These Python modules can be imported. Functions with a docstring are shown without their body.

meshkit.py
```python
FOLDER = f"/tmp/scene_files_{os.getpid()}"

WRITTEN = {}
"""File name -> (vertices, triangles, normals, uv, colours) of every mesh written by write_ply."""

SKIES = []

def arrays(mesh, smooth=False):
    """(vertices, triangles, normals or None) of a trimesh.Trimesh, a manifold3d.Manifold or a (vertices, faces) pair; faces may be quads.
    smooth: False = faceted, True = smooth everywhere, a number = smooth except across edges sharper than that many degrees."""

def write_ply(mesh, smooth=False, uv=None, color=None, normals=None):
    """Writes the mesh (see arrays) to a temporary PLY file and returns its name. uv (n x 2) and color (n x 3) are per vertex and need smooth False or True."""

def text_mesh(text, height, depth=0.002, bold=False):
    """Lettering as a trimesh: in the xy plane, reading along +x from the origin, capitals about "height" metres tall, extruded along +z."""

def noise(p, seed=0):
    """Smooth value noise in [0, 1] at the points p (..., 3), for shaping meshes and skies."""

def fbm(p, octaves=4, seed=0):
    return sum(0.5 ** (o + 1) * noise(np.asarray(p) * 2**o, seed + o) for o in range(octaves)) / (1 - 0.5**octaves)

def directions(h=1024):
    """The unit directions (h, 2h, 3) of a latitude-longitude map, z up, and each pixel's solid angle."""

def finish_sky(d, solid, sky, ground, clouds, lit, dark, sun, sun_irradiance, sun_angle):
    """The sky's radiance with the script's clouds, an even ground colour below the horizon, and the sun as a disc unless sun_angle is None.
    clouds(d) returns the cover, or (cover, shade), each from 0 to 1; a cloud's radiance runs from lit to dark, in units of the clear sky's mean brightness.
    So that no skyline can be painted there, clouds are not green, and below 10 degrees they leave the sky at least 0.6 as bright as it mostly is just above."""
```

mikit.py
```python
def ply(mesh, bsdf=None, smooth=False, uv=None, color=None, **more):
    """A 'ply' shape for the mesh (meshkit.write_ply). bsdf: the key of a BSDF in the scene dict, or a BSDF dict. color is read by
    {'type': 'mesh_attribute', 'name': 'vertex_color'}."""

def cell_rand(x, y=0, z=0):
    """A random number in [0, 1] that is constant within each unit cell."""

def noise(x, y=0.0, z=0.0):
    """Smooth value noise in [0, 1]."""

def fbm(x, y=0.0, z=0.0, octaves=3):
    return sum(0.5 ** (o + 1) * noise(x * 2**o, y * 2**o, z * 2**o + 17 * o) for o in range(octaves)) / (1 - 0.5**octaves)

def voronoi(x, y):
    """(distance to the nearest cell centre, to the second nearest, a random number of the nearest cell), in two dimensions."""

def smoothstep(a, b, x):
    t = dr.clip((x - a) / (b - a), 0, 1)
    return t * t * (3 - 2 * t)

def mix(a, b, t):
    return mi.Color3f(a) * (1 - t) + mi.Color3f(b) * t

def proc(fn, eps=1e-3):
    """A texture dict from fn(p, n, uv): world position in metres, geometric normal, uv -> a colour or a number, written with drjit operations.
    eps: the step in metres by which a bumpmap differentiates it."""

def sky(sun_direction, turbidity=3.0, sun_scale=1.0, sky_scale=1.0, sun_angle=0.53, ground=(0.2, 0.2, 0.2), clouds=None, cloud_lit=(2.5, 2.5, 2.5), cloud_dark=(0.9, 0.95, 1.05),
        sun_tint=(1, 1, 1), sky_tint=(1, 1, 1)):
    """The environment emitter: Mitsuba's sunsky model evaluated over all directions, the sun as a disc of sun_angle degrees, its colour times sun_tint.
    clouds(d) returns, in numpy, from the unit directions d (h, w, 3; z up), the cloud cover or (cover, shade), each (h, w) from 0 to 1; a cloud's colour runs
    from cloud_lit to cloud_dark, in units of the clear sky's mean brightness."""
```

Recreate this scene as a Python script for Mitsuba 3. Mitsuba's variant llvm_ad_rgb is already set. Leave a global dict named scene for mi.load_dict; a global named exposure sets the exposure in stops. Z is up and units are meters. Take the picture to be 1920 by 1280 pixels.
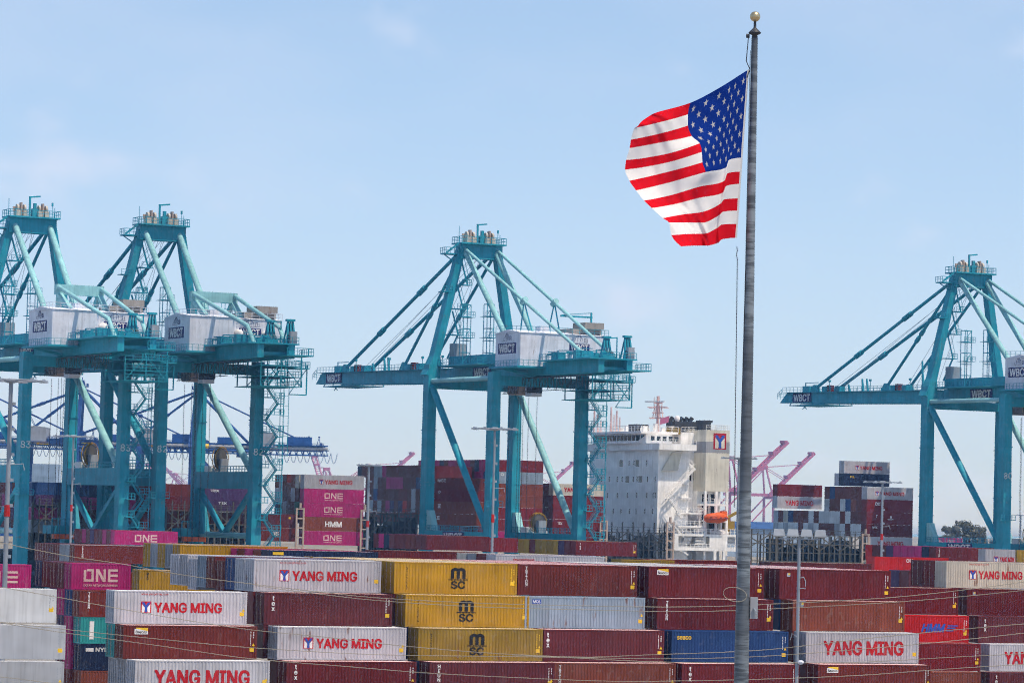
import math, random, numpy as np, trimesh, mitsuba as mi, drjit as dr, mikit, meshkit
T = mi.ScalarTransform4f
random.seed(7)
rnd = random.Random(11)
scene, labels = {}, {}

# ------------------------------------------------------------------ camera, sky, exposure
FOC, HORIZON, ROLL, YAW, EYE = 6500.0, 972.0, 1.4, 24.0, 18.6      # focal length and horizon row in pixels of a 1920 wide picture
pit, rol, yaw = math.atan((HORIZON - 640) / FOC), math.radians(ROLL), math.radians(YAW)
FWD = np.array([0, math.cos(pit), math.sin(pit)])
RGT = np.cross(FWD, [-math.sin(rol), 0, math.cos(rol)]); RGT /= np.linalg.norm(RGT)
UPV = np.cross(RGT, FWD)
CAM = np.array([0, 0, EYE])
Q = np.array([math.cos(yaw), math.sin(yaw), 0])      # along the quay, to the right and away
B = np.array([-math.sin(yaw), math.cos(yaw), 0])     # across the quay, towards the water
scene['camera'] = {'type': 'perspective', 'fov': math.degrees(2 * math.atan(960 / FOC)), 'fov_axis': 'x', 'near_clip': 1.0, 'far_clip': 40000.0,
                   'to_world': T().look_at(origin=CAM.tolist(), target=(CAM + FWD * 100).tolist(), up=UPV.tolist()), 'medium': {'type': 'ref', 'id': 'air'}}
exposure = 1.6
_h = 0.46 * Q - 0.89 * B
_el = math.radians(66)
SUN = [_h[0] / np.linalg.norm(_h) * math.cos(_el), _h[1] / np.linalg.norm(_h) * math.cos(_el), math.sin(_el)]


def clouds(d):
    """Thin veils low in the sky and a few small soft clouds, the same sort all round."""
    az = np.degrees(np.arctan2(d[..., 0], d[..., 1])); el = np.degrees(np.arcsin(np.clip(d[..., 2], -1, 1)))
    n = meshkit.fbm(np.stack([az * .9 + 913.9, el * 1.5 + az * .25 + 321.1, 0 * az], -1), 5, seed=3)
    fine = meshkit.fbm(np.stack([az * 4 + el * 1.5, el * 7 + az, 0 * az], -1), 4, seed=4)
    big = meshkit.fbm(np.stack([az * .35 + 518.7, el * .6 + 172.9, 0 * az + 5], -1), 3, seed=12)
    thin = meshkit.fbm(np.stack([az * 0.22, el * 0.55, 0 * az + 8], -1), 4, seed=9)
    cov = 0.62 * np.clip((n * .55 + big * .62 + (fine - .5) * .10 - 0.705) / 0.2, 0, 1) ** 1.3 + 0.20 * np.clip((thin - 0.45) / 0.3, 0, 1) * (.7 + .6 * fine) + 0.04 + 0.30 * np.exp(-(np.maximum(el, 0) / 3.2) ** 2)
    return np.clip(cov, 0, 0.7), 0.15 + 0 * cov


scene['sky'] = mikit.sky(SUN, turbidity=3.3, sky_scale=1.36, clouds=clouds, cloud_lit=(1.72, 1.94, 2.42), cloud_dark=(1.2, 1.25, 1.35), sky_tint=(1.06, 1.02, .95))

# ------------------------------------------------------------------ materials
PAL = {}
def pal(name, *rgb):
    PAL[name] = (len(PAL), rgb)
pal('maroon', .125, .013, .016); pal('brown', .145, .022, .017); pal('rust', .205, .05, .03); pal('plum', .118, .022, .028)
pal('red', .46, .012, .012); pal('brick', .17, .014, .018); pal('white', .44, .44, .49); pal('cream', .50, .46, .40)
pal('grey', .27, .29, .33); pal('yellow', .37, .205, .012); pal('ochre', .29, .185, .022); pal('pink', .38, .018, .14)
pal('navy', .014, .024, .07); pal('blue', .016, .05, .165); pal('aqua', .03, .27, .28); pal('pale_blue', .25, .32, .41)
pal('crane', .015, .285, .40); pal('crane_sunlit', .24, .50, .55); pal('steel', .045, .05, .06); pal('orange', .70, .11, .02)  # paler crane tone: the same teal with sunlit highlights painted in
pal('house', .62, .66, .76); pal('sign', .012, .016, .12); pal('ink', .012, .012, .016); pal('letter_white', .72, .72, .74)
pal('letter_red', .42, .010, .016); pal('letter_blue', .03, .08, .38); pal('galv', .27, .31, .37); pal('far_blue', .010, .06, .24)
pal('far_pink', .42, .13, .24); pal('gold', .62, .42, .06); pal('lash', .10, .095, .085); pal('ship_white', .84, .84, .84)  # far pink lightened to put distance haze into the colour
pal('mid_grey', .30, .31, .34); pal('cable', .30, .27, .22); pal('signal_red', .42, .02, .02); pal('dust', .46, .36, .31)  # plain mid grey for pipe, reel housing, funnel band and cleat box
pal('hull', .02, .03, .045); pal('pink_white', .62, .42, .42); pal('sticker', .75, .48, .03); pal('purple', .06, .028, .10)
pal('sunlit_roof_cream', .62, .50, .30); pal('silver', .34, .36, .40); pal('louver', .30, .285, .27); pal('green', .03, .16, .10); pal('reefer', .58, .60, .63); pal('funnel', .62, .60, .52)  # roof cream: yellow roofs paled, sun brightness put into the colour
_pr, _pg, _pb = (mi.Float([v[1][k] for v in PAL.values()]) for k in range(3))
_cs, _sn = math.cos(yaw), math.sin(yaw)


def paint_fn(p, n, uv):
    i = mi.UInt32(dr.floor(uv.x + 0.5))
    c = mi.Color3f(dr.gather(mi.Float, _pr, i), dr.gather(mi.Float, _pg, i), dr.gather(mi.Float, _pb, i))
    seed = dr.floor(uv.y); rust = uv.y - seed
    hx = p.x * (_cs - _sn) + p.y * (_sn + _cs)
    streak = mikit.fbm(hx * 2.3 + seed * 13.7, p.z * 0.22, seed, 3)
    blot = mikit.fbm(hx * 0.33, p.z * 0.6 + seed * 7.3, seed, 3)
    run = mikit.smoothstep(0.56, 0.80, mikit.fbm(hx * 6.5 + seed * 5.1, p.z * 0.35 + seed * 2.7, seed, 2))
    patch = mikit.cell_rand(hx / 1.16 + seed * 0.31, p.z / 2.9 + seed * 0.17, seed)
    faded = dr.select(patch > 0.95, 0.06, dr.select(patch < 0.04, -0.07, 0.0))
    tone = (0.68 + 0.30 * streak + 0.36 * blot - 0.11 * run + faded) * (0.84 + 0.32 * mikit.cell_rand(seed, 3, 5))
    rn = mikit.fbm(hx * 0.8 + seed * 3.1, p.z * 0.55 + seed, 9.0, 4) * 0.55 + mikit.fbm(hx * 5.0, p.z * 0.7, seed, 2) * 0.45
    m = mikit.smoothstep(0.80 - 0.42 * rust, 0.92 - 0.42 * rust, rn)
    scuff = mikit.smoothstep(0.66, 0.80, mikit.fbm(hx * 2.2 + seed * 9.7, p.z * 1.6 + seed * 1.9, seed + 2, 4)) * 0.30
    dusty = scuff * 0.5 + mikit.smoothstep(0.45, 0.8, mikit.fbm(hx * 0.5 + seed, p.z * 0.3, seed + 4, 3)) * 0.05
    return mikit.mix(mikit.mix(c * tone, mi.Color3f(0.34, 0.31, 0.29), dusty * dr.minimum(1.0, rust * 8)), mi.Color3f(0.19, 0.08, 0.045), m * 0.75)


scene['paint'] = {'type': 'twosided', 'b': {'type': 'principled', 'base_color': mikit.proc(paint_fn), 'roughness': 0.48, 'specular': 0.2}}


def flat_bsdf(rgb, rough=0.6, metal=0.0, spec=0.5):
    return {'type': 'twosided', 'b': {'type': 'principled', 'base_color': {'type': 'rgb', 'value': list(rgb)}, 'roughness': rough, 'metallic': metal, 'specular': spec}}


scene['window_glass'] = flat_bsdf((.02, .03, .04), .12)
scene['gilt'] = flat_bsdf((.62, .50, .30), .34, 0.85)


def pole_fn(p, n, uv):
    band = mikit.fbm(p.z * 9.0, p.x * 1.5, 1.0, 4) * 0.55 + mikit.fbm(p.z * 30.0, p.x * 4, p.y * 4, 2) * 0.45
    patch = mikit.smoothstep(0.42, 0.62, mikit.fbm(p.z * 0.55, 2.0, 0.0, 3))
    return mikit.mix((.075, .09, .11), mikit.mix((.12, .14, .17), (.24, .28, .32), patch), mikit.smoothstep(0.34, 0.62, band))


scene['pole_metal'] = {'type': 'twosided', 'b': {'type': 'principled', 'base_color': mikit.proc(pole_fn), 'roughness': 0.5, 'metallic': 0.25}}
scene['concrete'] = {'type': 'twosided', 'b': {'type': 'diffuse', 'reflectance': mikit.proc(lambda p, n, uv: mikit.mix((.20, .20, .195), (.31, .30, .28), mikit.fbm(p.x * .08, p.y * .08, 0, 4)))}}
scene['sea'] = {'type': 'twosided', 'b': {'type': 'principled', 'roughness': 0.25, 'base_color': mikit.proc(lambda p, n, uv: mikit.mix((.02, .06, .085), (.035, .10, .13), mikit.fbm(p.x * .02, p.y * .05, 0, 4)))}}
scene['earth'] = {'type': 'twosided', 'b': {'type': 'diffuse', 'reflectance': mikit.proc(lambda p, n, uv: mikit.mix((.18, .17, .15), (.30, .28, .24), mikit.fbm(p.x * .01, p.y * .01, 0, 4)))}}
scene['leaf'] = {'type': 'twosided', 'b': {'type': 'principled', 'roughness': 0.6, 'base_color': mikit.proc(lambda p, n, uv: mikit.mix((.035, .055, .03), (.10, .085, .055), mikit.fbm(p.x * .5, p.y * .5, p.z * .5, 3)))}}
scene['air'] = {'type': 'homogeneous', 'albedo': {'type': 'rgb', 'value': [.88, .94, 1.0]}, 'sigma_t': {'type': 'rgb', 'value': [2.2e-5, 4.6e-5, 8.4e-5]}}


# ------------------------------------------------------------------ helpers
def ray(x, y):
    return FWD + (x - 960) / FOC * RGT - (y - 640) / FOC * UPV


def W(x, y, c=None, d=None):
    """The point seen at a pixel of the 1920 wide picture, on the vertical plane at c along B, or at depth d."""
    v = ray(x, y)
    return CAM + v * ((c / (v @ B)) if c is not None else d / v[1])


class MB:
    def __init__(s): s.v, s.f, s.n = [], [], 0

    def add(s, v, f):
        v = np.asarray(v, float); f = np.asarray(f, int)
        s.v.append(v); s.f.append(f + s.n); s.n += len(v); return s

    def quad(s, a, b, c, d): return s.add([a, b, c, d], [[0, 1, 2], [0, 2, 3]])

    def hexa(s, P):
        """Eight corners: 0-3 one end in order, 4-7 the other; faces with vertices of their own."""
        P = np.asarray(P, float)
        for i in ((0, 3, 2, 1), (4, 5, 6, 7), (0, 1, 5, 4), (1, 2, 6, 5), (2, 3, 7, 6), (3, 0, 4, 7)):
            s.quad(*P[list(i)])
        return s

    def box(s, x0, x1, y0, y1, z0, z1):
        return s.hexa([(x0, y0, z0), (x1, y0, z0), (x1, y1, z0), (x0, y1, z0), (x0, y0, z1), (x1, y0, z1), (x1, y1, z1), (x0, y1, z1)])

    def bar(s, p0, p1, w, h=None, side=None, w1=None, h1=None):
        """A square-section bar; w across the horizontal side, h the other way; w1, h1 at the far end."""
        p0, p1 = np.asarray(p0, float), np.asarray(p1, float); h = w if h is None else h
        w1 = w if w1 is None else w1; h1 = h if h1 is None else h1
        a = p1 - p0; a = a / (np.linalg.norm(a) + 1e-12)
        u = np.asarray(side, float) if side is not None else np.cross(a, [0, 0, 1] if abs(a[2]) < .95 else [0, 1, 0])
        u = u - a * (a @ u); u /= np.linalg.norm(u); t = np.cross(a, u)
        r = [(-1, -1), (1, -1), (1, 1), (-1, 1)]
        return s.hexa([p0 + u * i * w / 2 + t * j * h / 2 for i, j in r] + [p1 + u * i * w1 / 2 + t * j * h1 / 2 for i, j in r])

    def tube(s, pts, r, n=8, caps=True):
        pts = np.asarray(pts, float); r = np.broadcast_to(np.asarray(r, float), len(pts))
        tg = np.gradient(pts, axis=0); tg /= np.linalg.norm(tg, axis=1, keepdims=True) + 1e-12
        u = np.cross(tg[0], [0, 0, 1] if abs(tg[0][2]) < .95 else [0, 1, 0]); vs = []
        for p, a, rr in zip(pts, tg, r):
            u = u - a * (a @ u); u /= np.linalg.norm(u); t = np.cross(a, u)
            g = np.arange(n) * 2 * np.pi / n
            vs.append(p + rr * (np.cos(g)[:, None] * u + np.sin(g)[:, None] * t))
        f = []
        for k in range(len(pts) - 1):
            for i in range(n):
                j = (i + 1) % n
                f += [[k * n + i, k * n + j, k * n + n + j], [k * n + i, k * n + n + j, k * n + n + i]]
        s.add(np.vstack(vs), f)
        if caps:
            for ring, o in ((vs[0], -1), (vs[-1], 1)):
                s.add(ring, [[0, i, i + 1][::o] for i in range(1, n - 1)])
        return s

    def lathe(s, prof, c=(0, 0, 0), n=16):
        """(radius, height) pairs turned about z at c."""
        g = np.arange(n) * 2 * np.pi / n; c = np.asarray(c, float)
        vs = [np.stack([r * np.cos(g), r * np.sin(g), 0 * g + z], 1) + c for r, z in prof]
        f = []
        for k in range(len(prof) - 1):
            for i in range(n):
                j = (i + 1) % n
                f += [[k * n + i, k * n + j, k * n + n + j], [k * n + i, k * n + n + j, k * n + n + i]]
        return s.add(np.vstack(vs), f)

    def prism(s, poly, o, ex, ey, ez, depth):
        """A convex-or-not polygon drawn on axes ex, ey from o, pushed depth along ez."""
        from shapely.geometry import Polygon
        m = trimesh.creation.extrude_polygon(Polygon(poly), depth, engine='earcut')
        M = np.stack([np.asarray(ex, float), np.asarray(ey, float), np.asarray(ez, float)])
        t = m.triangles.reshape(-1, 3) @ M + np.asarray(o, float)
        return s.add(t, np.arange(len(t)).reshape(-1, 3))

    def mesh(s, m, M=None):
        v = np.asarray(m.vertices)[np.asarray(m.faces)].reshape(-1, 3)
        if M is not None: v = v @ M[:, :3].T + M[:, 3]
        return s.add(v, np.arange(len(v)).reshape(-1, 3))

    def rail(s, pts, h=1.1, step=1.6, w=.07, mid=True):
        """A handrail along a polyline: posts, top rail, middle rail."""
        pts = [np.asarray(p, float) for p in pts]; up = np.array([0, 0, 1.])
        for a, b in zip(pts[:-1], pts[1:]):
            s.bar(a + up * h, b + up * h, w)
            if mid: s.bar(a + up * h * .5, b + up * h * .5, w * .8)
            n = max(1, int(np.linalg.norm(b - a) / step))
            for k in range(n + 1): p = a + (b - a) * k / n; s.bar(p, p + up * h, w)
        return s

    def get(s): return np.vstack(s.v), np.vstack(s.f)


used = {}
def numbered(name):
    n = used.get(name, -1) + 1; used[name] = n
    return name if n == 0 else f'{name}_{n:03d}'


def tag(key, label=None, cat=None, group=None, kind=None):
    labels[key] = {k: v for k, v in dict(label=label, category=cat, group=group, kind=kind).items() if v}


def shape(mesh, col=None, rust=0.0, seed=0, bsdf='paint', to=None, smooth=True, uv=None):
    if isinstance(mesh, MB): mesh = mesh.get()
    if col is not None: uv = np.tile([float(PAL[col][0]), seed + min(rust, .98) + .001], (len(mesh[0]), 1))
    d = mikit.ply(mesh, bsdf, smooth=smooth, uv=uv)
    if to is not None: d['to_world'] = to
    return d


def put(name, mesh, parent=None, **k):
    key = numbered(f'{parent}__{name}' if parent else name)
    scene[key] = shape(mesh, **k)
    return key


def frame_at(p, ang=YAW):
    return T().translate([float(x) for x in p]).rotate([0, 0, 1], float(ang))


_txt = {}
def text(t, h, bold=True, width=None, depth=.008):
    """Flat lettering in local x, z facing -y: (vertices, width)."""
    k = (t, h, bold, width, depth)
    if k not in _txt:
        m = meshkit.text_mesh(t, h, depth, bold); v = np.asarray(m.triangles).reshape(-1, 3).copy()
        v[:, 0] -= v[:, 0].min()
        if width: v[:, 0] *= width / v[:, 0].max()
        _txt[k] = (np.stack([v[:, 0], -v[:, 2], v[:, 1]], 1), v[:, 0].max())
    return _txt[k]


def add_text(mb, t, x, y, z, h, bold=True, width=None, center=False):
    v, w = text(t, h, bold, width)
    o = x - (w / 2 if center else 0); e = h * (.026 if h > .6 else .010) if bold else 0
    for i, (dx, dz) in enumerate(((0, 0), (e, e * .6), (-e, e * .6), (e, -e * .6), (-e, -e * .6)) if bold else ((0, 0),)):
        mb.add(v + [o + dx, y - .0007 * i, z + dz], np.arange(len(v)).reshape(-1, 3))
    return mb


def stacked(mb, t, x, y, ztop, h, pitch, bold=True):
    for i, ch in enumerate(t): add_text(mb, ch, x, y, ztop - h - i * pitch, h, bold, center=True)
    return mb


# ------------------------------------------------------------------ the ground
s0, s1 = -5000.0, 9000.0
def sheet(c0, c1, z, a0=s0, a1=s1):
    P = [Q * a0 + B * c0, Q * a1 + B * c0, Q * a1 + B * c1, Q * a0 + B * c1]
    return MB().quad(*[p + [0, 0, z] for p in P])
def setting(name, mesh, bsdf, kind='structure', label=None):
    k = put(name, mesh, bsdf=bsdf, smooth=False); tag(k, label, kind=kind); return k
QUAY = 687.0
setting('ground', MB().hexa([*(p + np.array([0, 0, -4.]) for p in (Q * s0 - B * 3000, Q * s1 - B * 3000, Q * s1 + B * QUAY, Q * s0 + B * QUAY)),
                             *(p + np.array([0, 0, 0.]) for p in (Q * s0 - B * 3000, Q * s1 - B * 3000, Q * s1 + B * QUAY, Q * s0 + B * QUAY))]), 'concrete', label='pale concrete container yard behind the quay edge')
setting('harbour_water', sheet(QUAY - 1, 12000, -3.5), 'sea', label='harbour water beyond the quay')
setting('far_shore', MB().hexa([*(p + np.array([0, 0, -4.]) for p in (Q * s0 + B * 1250, Q * s1 + B * 1250, Q * s1 + B * 6500, Q * s0 + B * 6500)),
                                *(p + np.array([0, 0, 1.]) for p in (Q * s0 + B * 1250, Q * s1 + B * 1250, Q * s1 + B * 6500, Q * s0 + B * 6500))]), 'earth', label='flat far shore across the harbour')

# ------------------------------------------------------------------ shipping containers
_cm = {}
def corrugated(L, H, y0=.018, y1=.074, pitch=.300, m=.17):
    """One corrugated side as a strip of faces, ridges upright."""
    n = max(4, int((L - 2 * m) / pitch)); p = (L - 2 * m) / n; xs, ys = [m], [y1]
    for i in range(n):
        a = m + i * p
        for fx, yy in ((.24, y1), (.44, y0), (.68, y0), (.90, y1)): xs.append(a + fx * p); ys.append(yy)
    xs.append(L - m); ys.append(y1)
    mb = MB()
    for i in range(len(xs) - 1):
        mb.quad((xs[i], ys[i], .17), (xs[i + 1], ys[i + 1], .17), (xs[i + 1], ys[i + 1], H - .1), (xs[i], ys[i], H - .1))
    return mb


CW = 2.438
def c_frame(L, H):
    mb = MB()
    for x in (0, L - .17):
        for y in (0, CW - .17): mb.box(x, x + .17, y, y + .17, .14, H - .14)
        for y in (0, CW - .18):
            for z in (0, H - .12): mb.box(x - .004 if x == 0 else x - .006, x + .176, y - .004, y + .184, z, z + .124 + .003 * (z > 0))
        mb.box(x + .01, x + .15, .18, CW - .18, 0.01, .15); mb.box(x + .01, x + .15, .18, CW - .18, H - .13, H - .005)
    for y in (.005, CW - .105):
        mb.box(.178, L - .178, y, y + .10, .02, .17); mb.box(.178, L - .178, y, y + .08, H - .105, H - .01)
    return mb


def c_part(what, L, H):
    k = (what, L, H)
    if k in _cm: return _cm[k]
    mb = MB()
    if what == 'frame': mb = c_frame(L, H)
    elif what == 'side_panel': mb = corrugated(L, H)
    elif what == 'flat_side': mb.quad((.17, .03, .17), (L - .17, .03, .17), (L - .17, .03, H - .1), (.17, .03, H - .1))
    elif what == 'back_panel': mb.box(.17, L - .17, CW - .09, CW - .05, .17, H - .1)
    elif what == 'end_panel': mb.box(L - .10, L - .05, .17, CW - .17, .15, H - .13)
    elif what == 'roof':
        mb.box(.10, L - .10, .07, CW - .07, H - .06, H - .022)
        n = int((L - .6) / .9)
        for i in range(n): mb.box(.5 + i * .9, .8 + i * .9, .2, CW - .2, H - .0215, H - .006)
    elif what == 'door': mb.box(.05, .09, .175, CW / 2 - .012, .155, H - .135)
    elif what == 'door_b': mb.box(.05, .09, CW / 2 + .012, CW - .175, .155, H - .135)
    elif what.startswith('rod'):
        y = (.42, .95, CW - .95, CW - .42)[int(what[3])]
        mb.tube([(.02, y, .10), (.02, y, H - .10)], .024, 6)
        for z in (.3, 1.0, H - .9, H - .32): mb.box(-.005, .05, y - .05, y + .05, z, z + .08)
        mb.box(-.012, .03, y - .02, y + .26 * (1 if int(what[3]) % 2 == 0 else -1) if int(what[3]) % 2 == 0 else y + .02, 1.15, 1.2)
    elif what == 'body':                                                  # far boxes: one closed mesh with a corrugated side and recessed ends
        v, f = c_frame(L, H).get(); mb.add(v, f); v, f = corrugated(L, H).get(); mb.add(v, f)
        mb.box(.05, L - .05, .12, CW - .05, .05, H - .03)
        for y in (.45, .98, CW - .98, CW - .45): mb.box(.005, .05, y - .03, y + .03, .14, H - .14)
    _cm[k] = mb.get()
    return _cm[k]


LETTER = {'white': 'letter_white', 'red': 'letter_red', 'black': 'ink', 'blue': 'letter_blue', 'orange': 'sticker', 'lilac': 'house'}
def mark_meshes(marks, L, H):
    """Yields (name, parent index or None, colour, mesh) for the printing on a long side."""
    Y = .012
    for m in marks:
        kind = m[0]
        if kind == 'ym':                                                  # red box with the blue Y, then the name
            x, z, h, wd = m[1:5]; u = h * 1.18; zb = z - h * .1
            yield 'logo', None, 'letter_red', MB().box(x, x + u, Y, Y + .006, zb, zb + u * 1.05)
            g = MB()
            for poly in ([(.10, .05), (.34, .05), (.40, .45), (.10, .75)], [(.66, .05), (.90, .05), (.90, .75), (.60, .45)]):
                g.prism([(x + a * u, zb + b_ * u * 1.05) for a, b_ in poly], (0, Y - .004, 0), (1, 0, 0), (0, 0, 1), (0, 1, 0), .004)
            yield 'logo_ground', 'logo', 'letter_white', g
            yield 'logo_letter', 'logo', 'letter_blue', MB().prism([(x + a * u, zb + b_ * u * 1.05) for a, b_ in ((.38, .05), (.62, .05), (.62, .45), (.92, .92), (.66, .92), (.5, .66), (.34, .92), (.08, .92), (.38, .45))], (0, Y - .008, 0), (1, 0, 0), (0, 0, 1), (0, 1, 0), .004)
            yield 'lettering', None, 'letter_red', add_text(MB(), 'YANG MING', x + u * 1.3, Y, z, h, True, wd)
            if len(m) > 5: yield 'web_address', None, 'letter_red', add_text(MB(), 'www.yangming.com', x, Y, H - .36, .17, False, 2.5)
        elif kind == 'text':
            _, t, x, z, h, wd, col = m
            yield 'lettering', None, LETTER[col], add_text(MB(), t, x, Y, z, h, True, wd)
        elif kind == 'stack':
            _, t, x, zt, h, pitch, col = m
            yield 'lettering', None, LETTER[col], stacked(MB(), t, x, Y, zt, h, pitch)
        elif kind == 'msc':
            x, z, col = m[1:4]; g = MB()
            t = .34
            for a in (-.74, -.17, .40): g.box(x + a, x + a + t, Y - .002, Y + .006, z + .02, z + .78)
            for a in (-.74, -.17):                                        # the arches of the m
                pts = [(x + a + .455 + .455 * math.cos(w), z + .66 + .36 * math.sin(w)) for w in np.linspace(0, math.pi, 11)]
                inn = [(x + a + .455 + .115 * math.cos(w), z + .66 + .09 * math.sin(w)) for w in np.linspace(math.pi, 0, 11)]
                g.prism(pts + inn, (0, Y + .001, 0), (1, 0, 0), (0, 0, 1), (0, 1, 0), .005)
            g.box(x - .95, x + .95, Y + .002, Y + .006, z - .11, z - .03)
            for k in range(4): g.box(x - .85 + k * .45, x - .6 + k * .45, Y + .001, Y + .0065, z - .12, z - .02)
            add_text(g, 'SC', x, Y, z - .86, .64, True, 1.36, center=True)
            yield 'lettering', None, LETTER[col], g
            yield 'side_lettering', None, LETTER[col], stacked(MB(), 'MEDITERRANEAN', 1.25, Y, z + 1.0, .13, .155)
        elif kind == 'one':
            x, z, h, w = m[1:5]; g = MB(); t = h * .19; lw = w * .29; y0, y1 = Y - .001, Y + .006
            gp = (w - 3 * lw) / 2
            g.box(x, x + t, y0, y1, z, z + h * .92); g.box(x + t, x + lw - t, y0, y1, z, z + t); g.box(x + lw - t, x + lw, y0, y1, z, z + h); g.box(x + t * 1.3, x + lw - t, y0, y1, z + h - t, z + h)
            a = x + lw + gp; g.box(a, a + t, y0, y1, z, z + h); g.box(a + lw - t, a + lw, y0, y1, z, z + h)
            g.prism([(a, z + h), (a + t * 1.25, z + h), (a + lw, z), (a + lw - t * 1.25, z)], (0, y0 - .002, 0), (1, 0, 0), (0, 0, 1), (0, 1, 0), .005)
            a = x + 2 * (lw + gp); g.box(a, a + t, y0, y1, z, z + h)
            for zz in (z, z + h / 2 - t / 2, z + h - t): g.box(a + t, a + lw, y0, y1, zz, zz + t)
            yield 'lettering', None, 'pink_white', g
            if len(m) > 5: yield 'small_lettering', None, 'pink_white', add_text(MB(), 'OCEAN NETWORK EXPRESS', x, Y, z - h * .36, h * .15, True, w)
        elif kind == 'beacon':
            x, z, w = m[1:4]
            yield 'logo', None, 'letter_white', MB().box(x, x + w, Y, Y + .006, z, z + w * .38)
            yield 'logo_wedge', 'logo', 'sticker', MB().prism([(x + w * .1, z + w * .4), (x + w, z + w * .22), (x + w, z + w * .46), (x + w * .1, z + w * .46)], (0, Y - .004, 0), (1, 0, 0), (0, 0, 1), (0, 1, 0), .004)
            yield 'logo_letter', 'logo', 'ink', add_text(MB(), 'Beacon', x + w * .08, Y - .006, z + w * .07, w * .19, True, w * .84)
        elif kind == 'mol':
            x, z, h = m[1:4]
            yield 'logo', None, 'letter_blue', MB().box(x, x + h * 2.1, Y, Y + .006, z, z + h)
            yield 'logo_letter', 'logo', 'letter_white', add_text(MB(), 'MOL', x + h * .12, Y - .008, z + h * .2, h * .6, True, h * 1.85)
        elif kind == 'square':
            x, z, h = m[1:4]
            yield 'logo', None, 'galv', MB().box(x, x + h, Y, Y + .006, z, z + h)
            yield 'logo_wedge', 'logo', 'sticker', MB().prism([(x + h * .3, z + h * .45), (x + h * .95, z + h * .6), (x + h * .95, z + h * .95), (x + h * .5, z + h * .95)], (0, Y - .004, 0), (1, 0, 0), (0, 0, 1), (0, 1, 0), .004)
        elif kind == 'hmm':                                               # slanted letters with stripes
            x, z, h, wd, col = m[1:6]; v, w = text('HMM', h, True, wd); v = v.copy(); v[:, 0] += .3 * v[:, 2]
            g = MB()
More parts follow.
